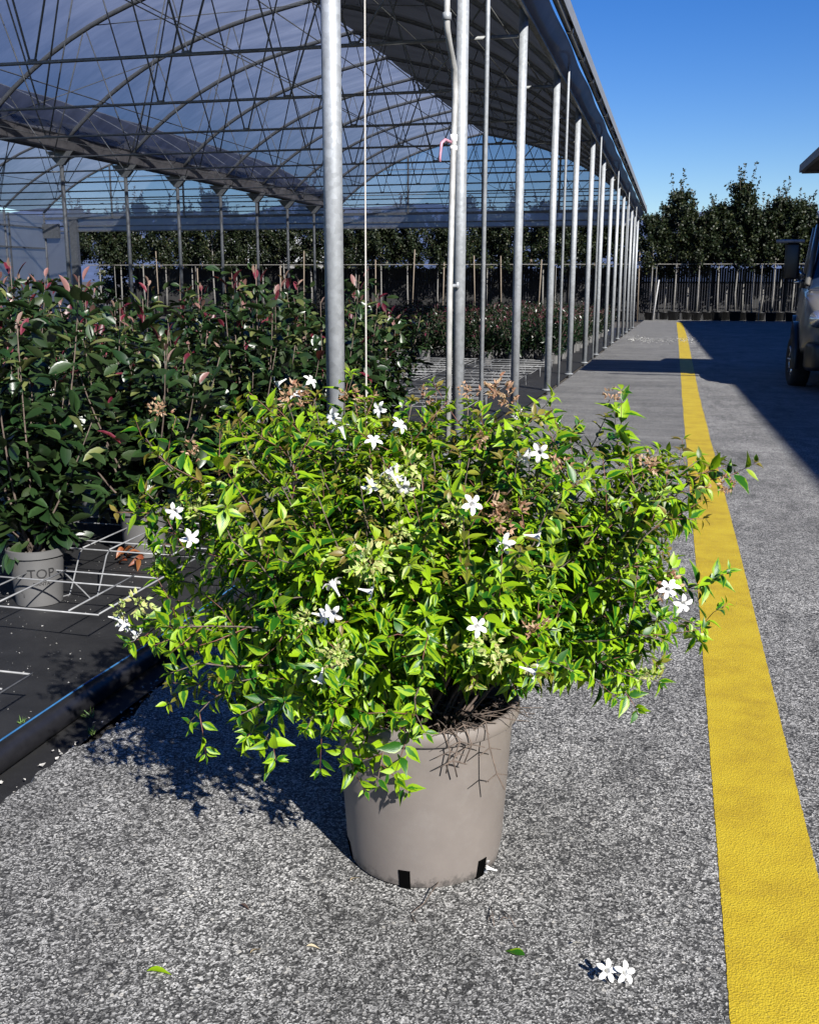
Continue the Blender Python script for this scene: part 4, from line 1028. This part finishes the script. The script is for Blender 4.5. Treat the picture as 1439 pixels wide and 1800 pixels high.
for i, (px, py, k_, s) in enumerate(CLS):
    c_ = link('sepal_cluster', cl_t if k_ == 't' else cl_g, hero); c_.location = tuple(on_crown(px, py, .012)); c_.scale = (s, s, s)
    orient(c_, unit(rng.normal(size=3) * .5 + np.array([.2, -.6, .6])), rng.uniform(0, 6))

# ================================================================== SMALL THINGS ON THE GROUND
def gpt(px, py, z=0.):
    d = Fv * 1800 + Rv * (px - 719.5) - Uv * (py - 900); t = (z - 1.3) / d.z; return Hv + d * t
def ground_leaf(px, py, rz, ln, mat, lb, young=0., cat='leaf', name='fallen_leaf', tilt=.25):
    r = np.random.default_rng(int(px)); me = leaves_mesh(name, mat, [[0, 0, 0, 1, 0, 0, 0, tilt, 1, ln, ln * .42, .25, .5, young]], TP_ABELIA, r)
    o = link(name, me); p = gpt(px, py); o.location = (p.x, p.y, .006); o.rotation_euler = (0, -.12, rz); tag(o, lb, cat); return o
ground_leaf(258, 1712, .25, .052, MT['leaf'], 'green fallen leaf on the concrete at lower left')
ground_leaf(922, 1684, 2.95, .044, MT['leaf'], 'green fallen leaf on the concrete below the pot')
dry = m_leaf('dry_brown_leaf', (.05, .03, .025), (.07, .045, .035), (.05, .03, .02), .7, .1)
tanl = m_leaf('dry_tan_leaf', (.42, .33, .2), (.5, .42, .28), (.3, .2, .1), .7, .1)
ground_leaf(422, 1594, -.3, .03, dry, 'small dark brown dry leaf on the concrete left of the pot')
ground_leaf(538, 1668, .2, .03, tanl, 'small curled tan leaf on the concrete below left of the pot')
ground_leaf(615, 1552, .9, .028, tanl, 'pale dry petal on the concrete by the left foot of the pot', name='fallen_petal', cat='petal')
ground_leaf(440, 1680, 1.0, .03, tanl, 'thin pale curled leaf just above the green leaf at lower left')
for (px, py, rz, ti, lb) in ((1060, 1718, .4, .9, 'left one of two white fallen flowers by the yellow line'), (1088, 1722, .6, .9, 'right one of two white fallen flowers by the yellow line'), (868, 1536, -1.2, 1.2, 'withered fallen flower against the right foot of the pot')):
    o = link('fallen_flower', fl_me); p = gpt(px, py); o.location = (p.x, p.y, .014 if ti < 1 else .010); o.rotation_euler = (ti, 0, rz); o.scale = (1.05,) * 3; tag(o, lb, 'flower', 'fallen flowers')
ground_leaf(1003, 1664, .5, .03, simple('withered_petal', (.5, .48, .42), .7), 'withered pale petal lying above the two white fallen flowers', name='fallen_petal', cat='petal', tilt=.9)
t_ = MB(); p0 = gpt(770, 1565); p1 = gpt(745, 1592); p2 = gpt(722, 1608); p3 = gpt(730, 1625)
t_.tube([(p0.x, p0.y, .02), (p1.x, p1.y, .006), (p2.x, p2.y, .004)], [.0014, .0012, .0008], 5).tube([(p2.x, p2.y, .004), (p3.x, p3.y, .003)], .0008, 4)
tag(t_.build('fallen_twig', MT['bark'], None, True), 'thin dark twig on the concrete right below the pot', 'twig')
t_ = MB()
for (a, b) in (((862, 1598), (868, 1630)), ((868, 1612), (858, 1620)), ((885, 1605), (905, 1632)), ((878, 1620), (892, 1618))):
    q0 = gpt(*a); q1 = gpt(*b); t_.tube([(q0.x, q0.y, .004), ((q0.x + q1.x) / 2, (q0.y + q1.y) / 2, .01), (q1.x, q1.y, .004)], .0011, 4)
tag(t_.build('fallen_twig', MT['bark'], None, True), 'small tangle of dark dry stalks on the concrete below right of the pot', 'twig')
# fallen orange-red leaves beside the rack
ol = m_leaf('orange_red_leaf', (.22, .05, .02), (.26, .09, .03), (.2, .12, .03), .45, .3)
r = np.random.default_rng(6); rows = []
for q in range(7):
    rows.append([r.uniform(-.12, .12), r.uniform(-.1, .1), r.uniform(.0, .09), *unit([r.normal(), r.normal(), .15]), *unit([r.normal() * .5, r.normal() * .5, 1]), r.uniform(.055, .085), .03, .8, .9, r.uniform(0, .5)])
o = link('fallen_leaves', leaves_mesh('fallen_leaves', ol, rows, TP_PHOT, r)); q = gpt(228, 985, -.09); o.location = (q.x, q.y, -.085); tag(o, 'handful of orange-red leaves lying between the rack and the shrub', 'leaves', kind='stuff')
# crumbs of concrete and litter on the fabric and in the joint, uncountable
r = random.Random(12); cr = MB()
def crumb(x, y, z, s):
    vs = [(x + s * r.uniform(-1, 1), y + s * r.uniform(-1, 1), z + s * r.uniform(-.1, .9)) for _ in range(6)]
    cr.add(vs, [(0, 1, 2), (0, 2, 3), (0, 3, 4), (0, 4, 1), (5, 2, 1), (5, 3, 2), (5, 4, 3), (5, 1, 4)])
for q in range(900):
    y = r.uniform(1.6, 6.5); x = -1.60 - abs(r.gauss(0, .05)); crumb(x, y, -.088 if x < -1.66 else -.09, r.uniform(.002, .009))
for q in range(700): crumb(r.uniform(-3.2, -1.85), r.uniform(2.2, 5.5), -.097, r.uniform(.0012, .0045))
tag(cr.build('litter', simple('pale_crumbs', (.36, .35, .33), .9, var=.4, scale=90), None, fix=False), kind='stuff')
cr = MB()
for q in range(550):
    y = 31.5 + r.gauss(0, 1.0); x = r.uniform(-1.25, .95); crumb(x, y + .35 * math.sin(x * 4), gz(y), r.uniform(.006, .028))
tag(cr.build('rubble', simple('pale_rubble', (.3, .3, .29), .9, var=.3, scale=30), None, fix=False), kind='stuff')
# a few grass tufts and weeds in the joint
def tuft(px, py, z, n, h, lb):
    rr = np.random.default_rng(int(px)); rows = []
    for q in range(n): rows.append([rr.normal() * .006, rr.normal() * .006, 0, *unit([rr.normal() * .6, rr.normal() * .6, 1]), *rvec(rr), h * rr.uniform(.6, 1.2), .0035, .4, .3, rr.uniform(0, .8)])
    o = link('grass_tuft', leaves_mesh('grass_tuft', lg_leaf, rows, TP_ABELIA, rr)); q = gpt(px, py, z); o.location = (q.x, q.y, z); tag(o, lb, 'grass')
tuft(38, 1272, -.095, 12, .03, 'tiny grass tuft beside the irrigation pipe at the left edge')
tuft(162, 1290, -.09, 26, .03, 'small green weed in the joint beside the concrete edge')
tuft(158, 1262, -.09, 7, .05, 'dry yellow grass blades above the weed in the joint')
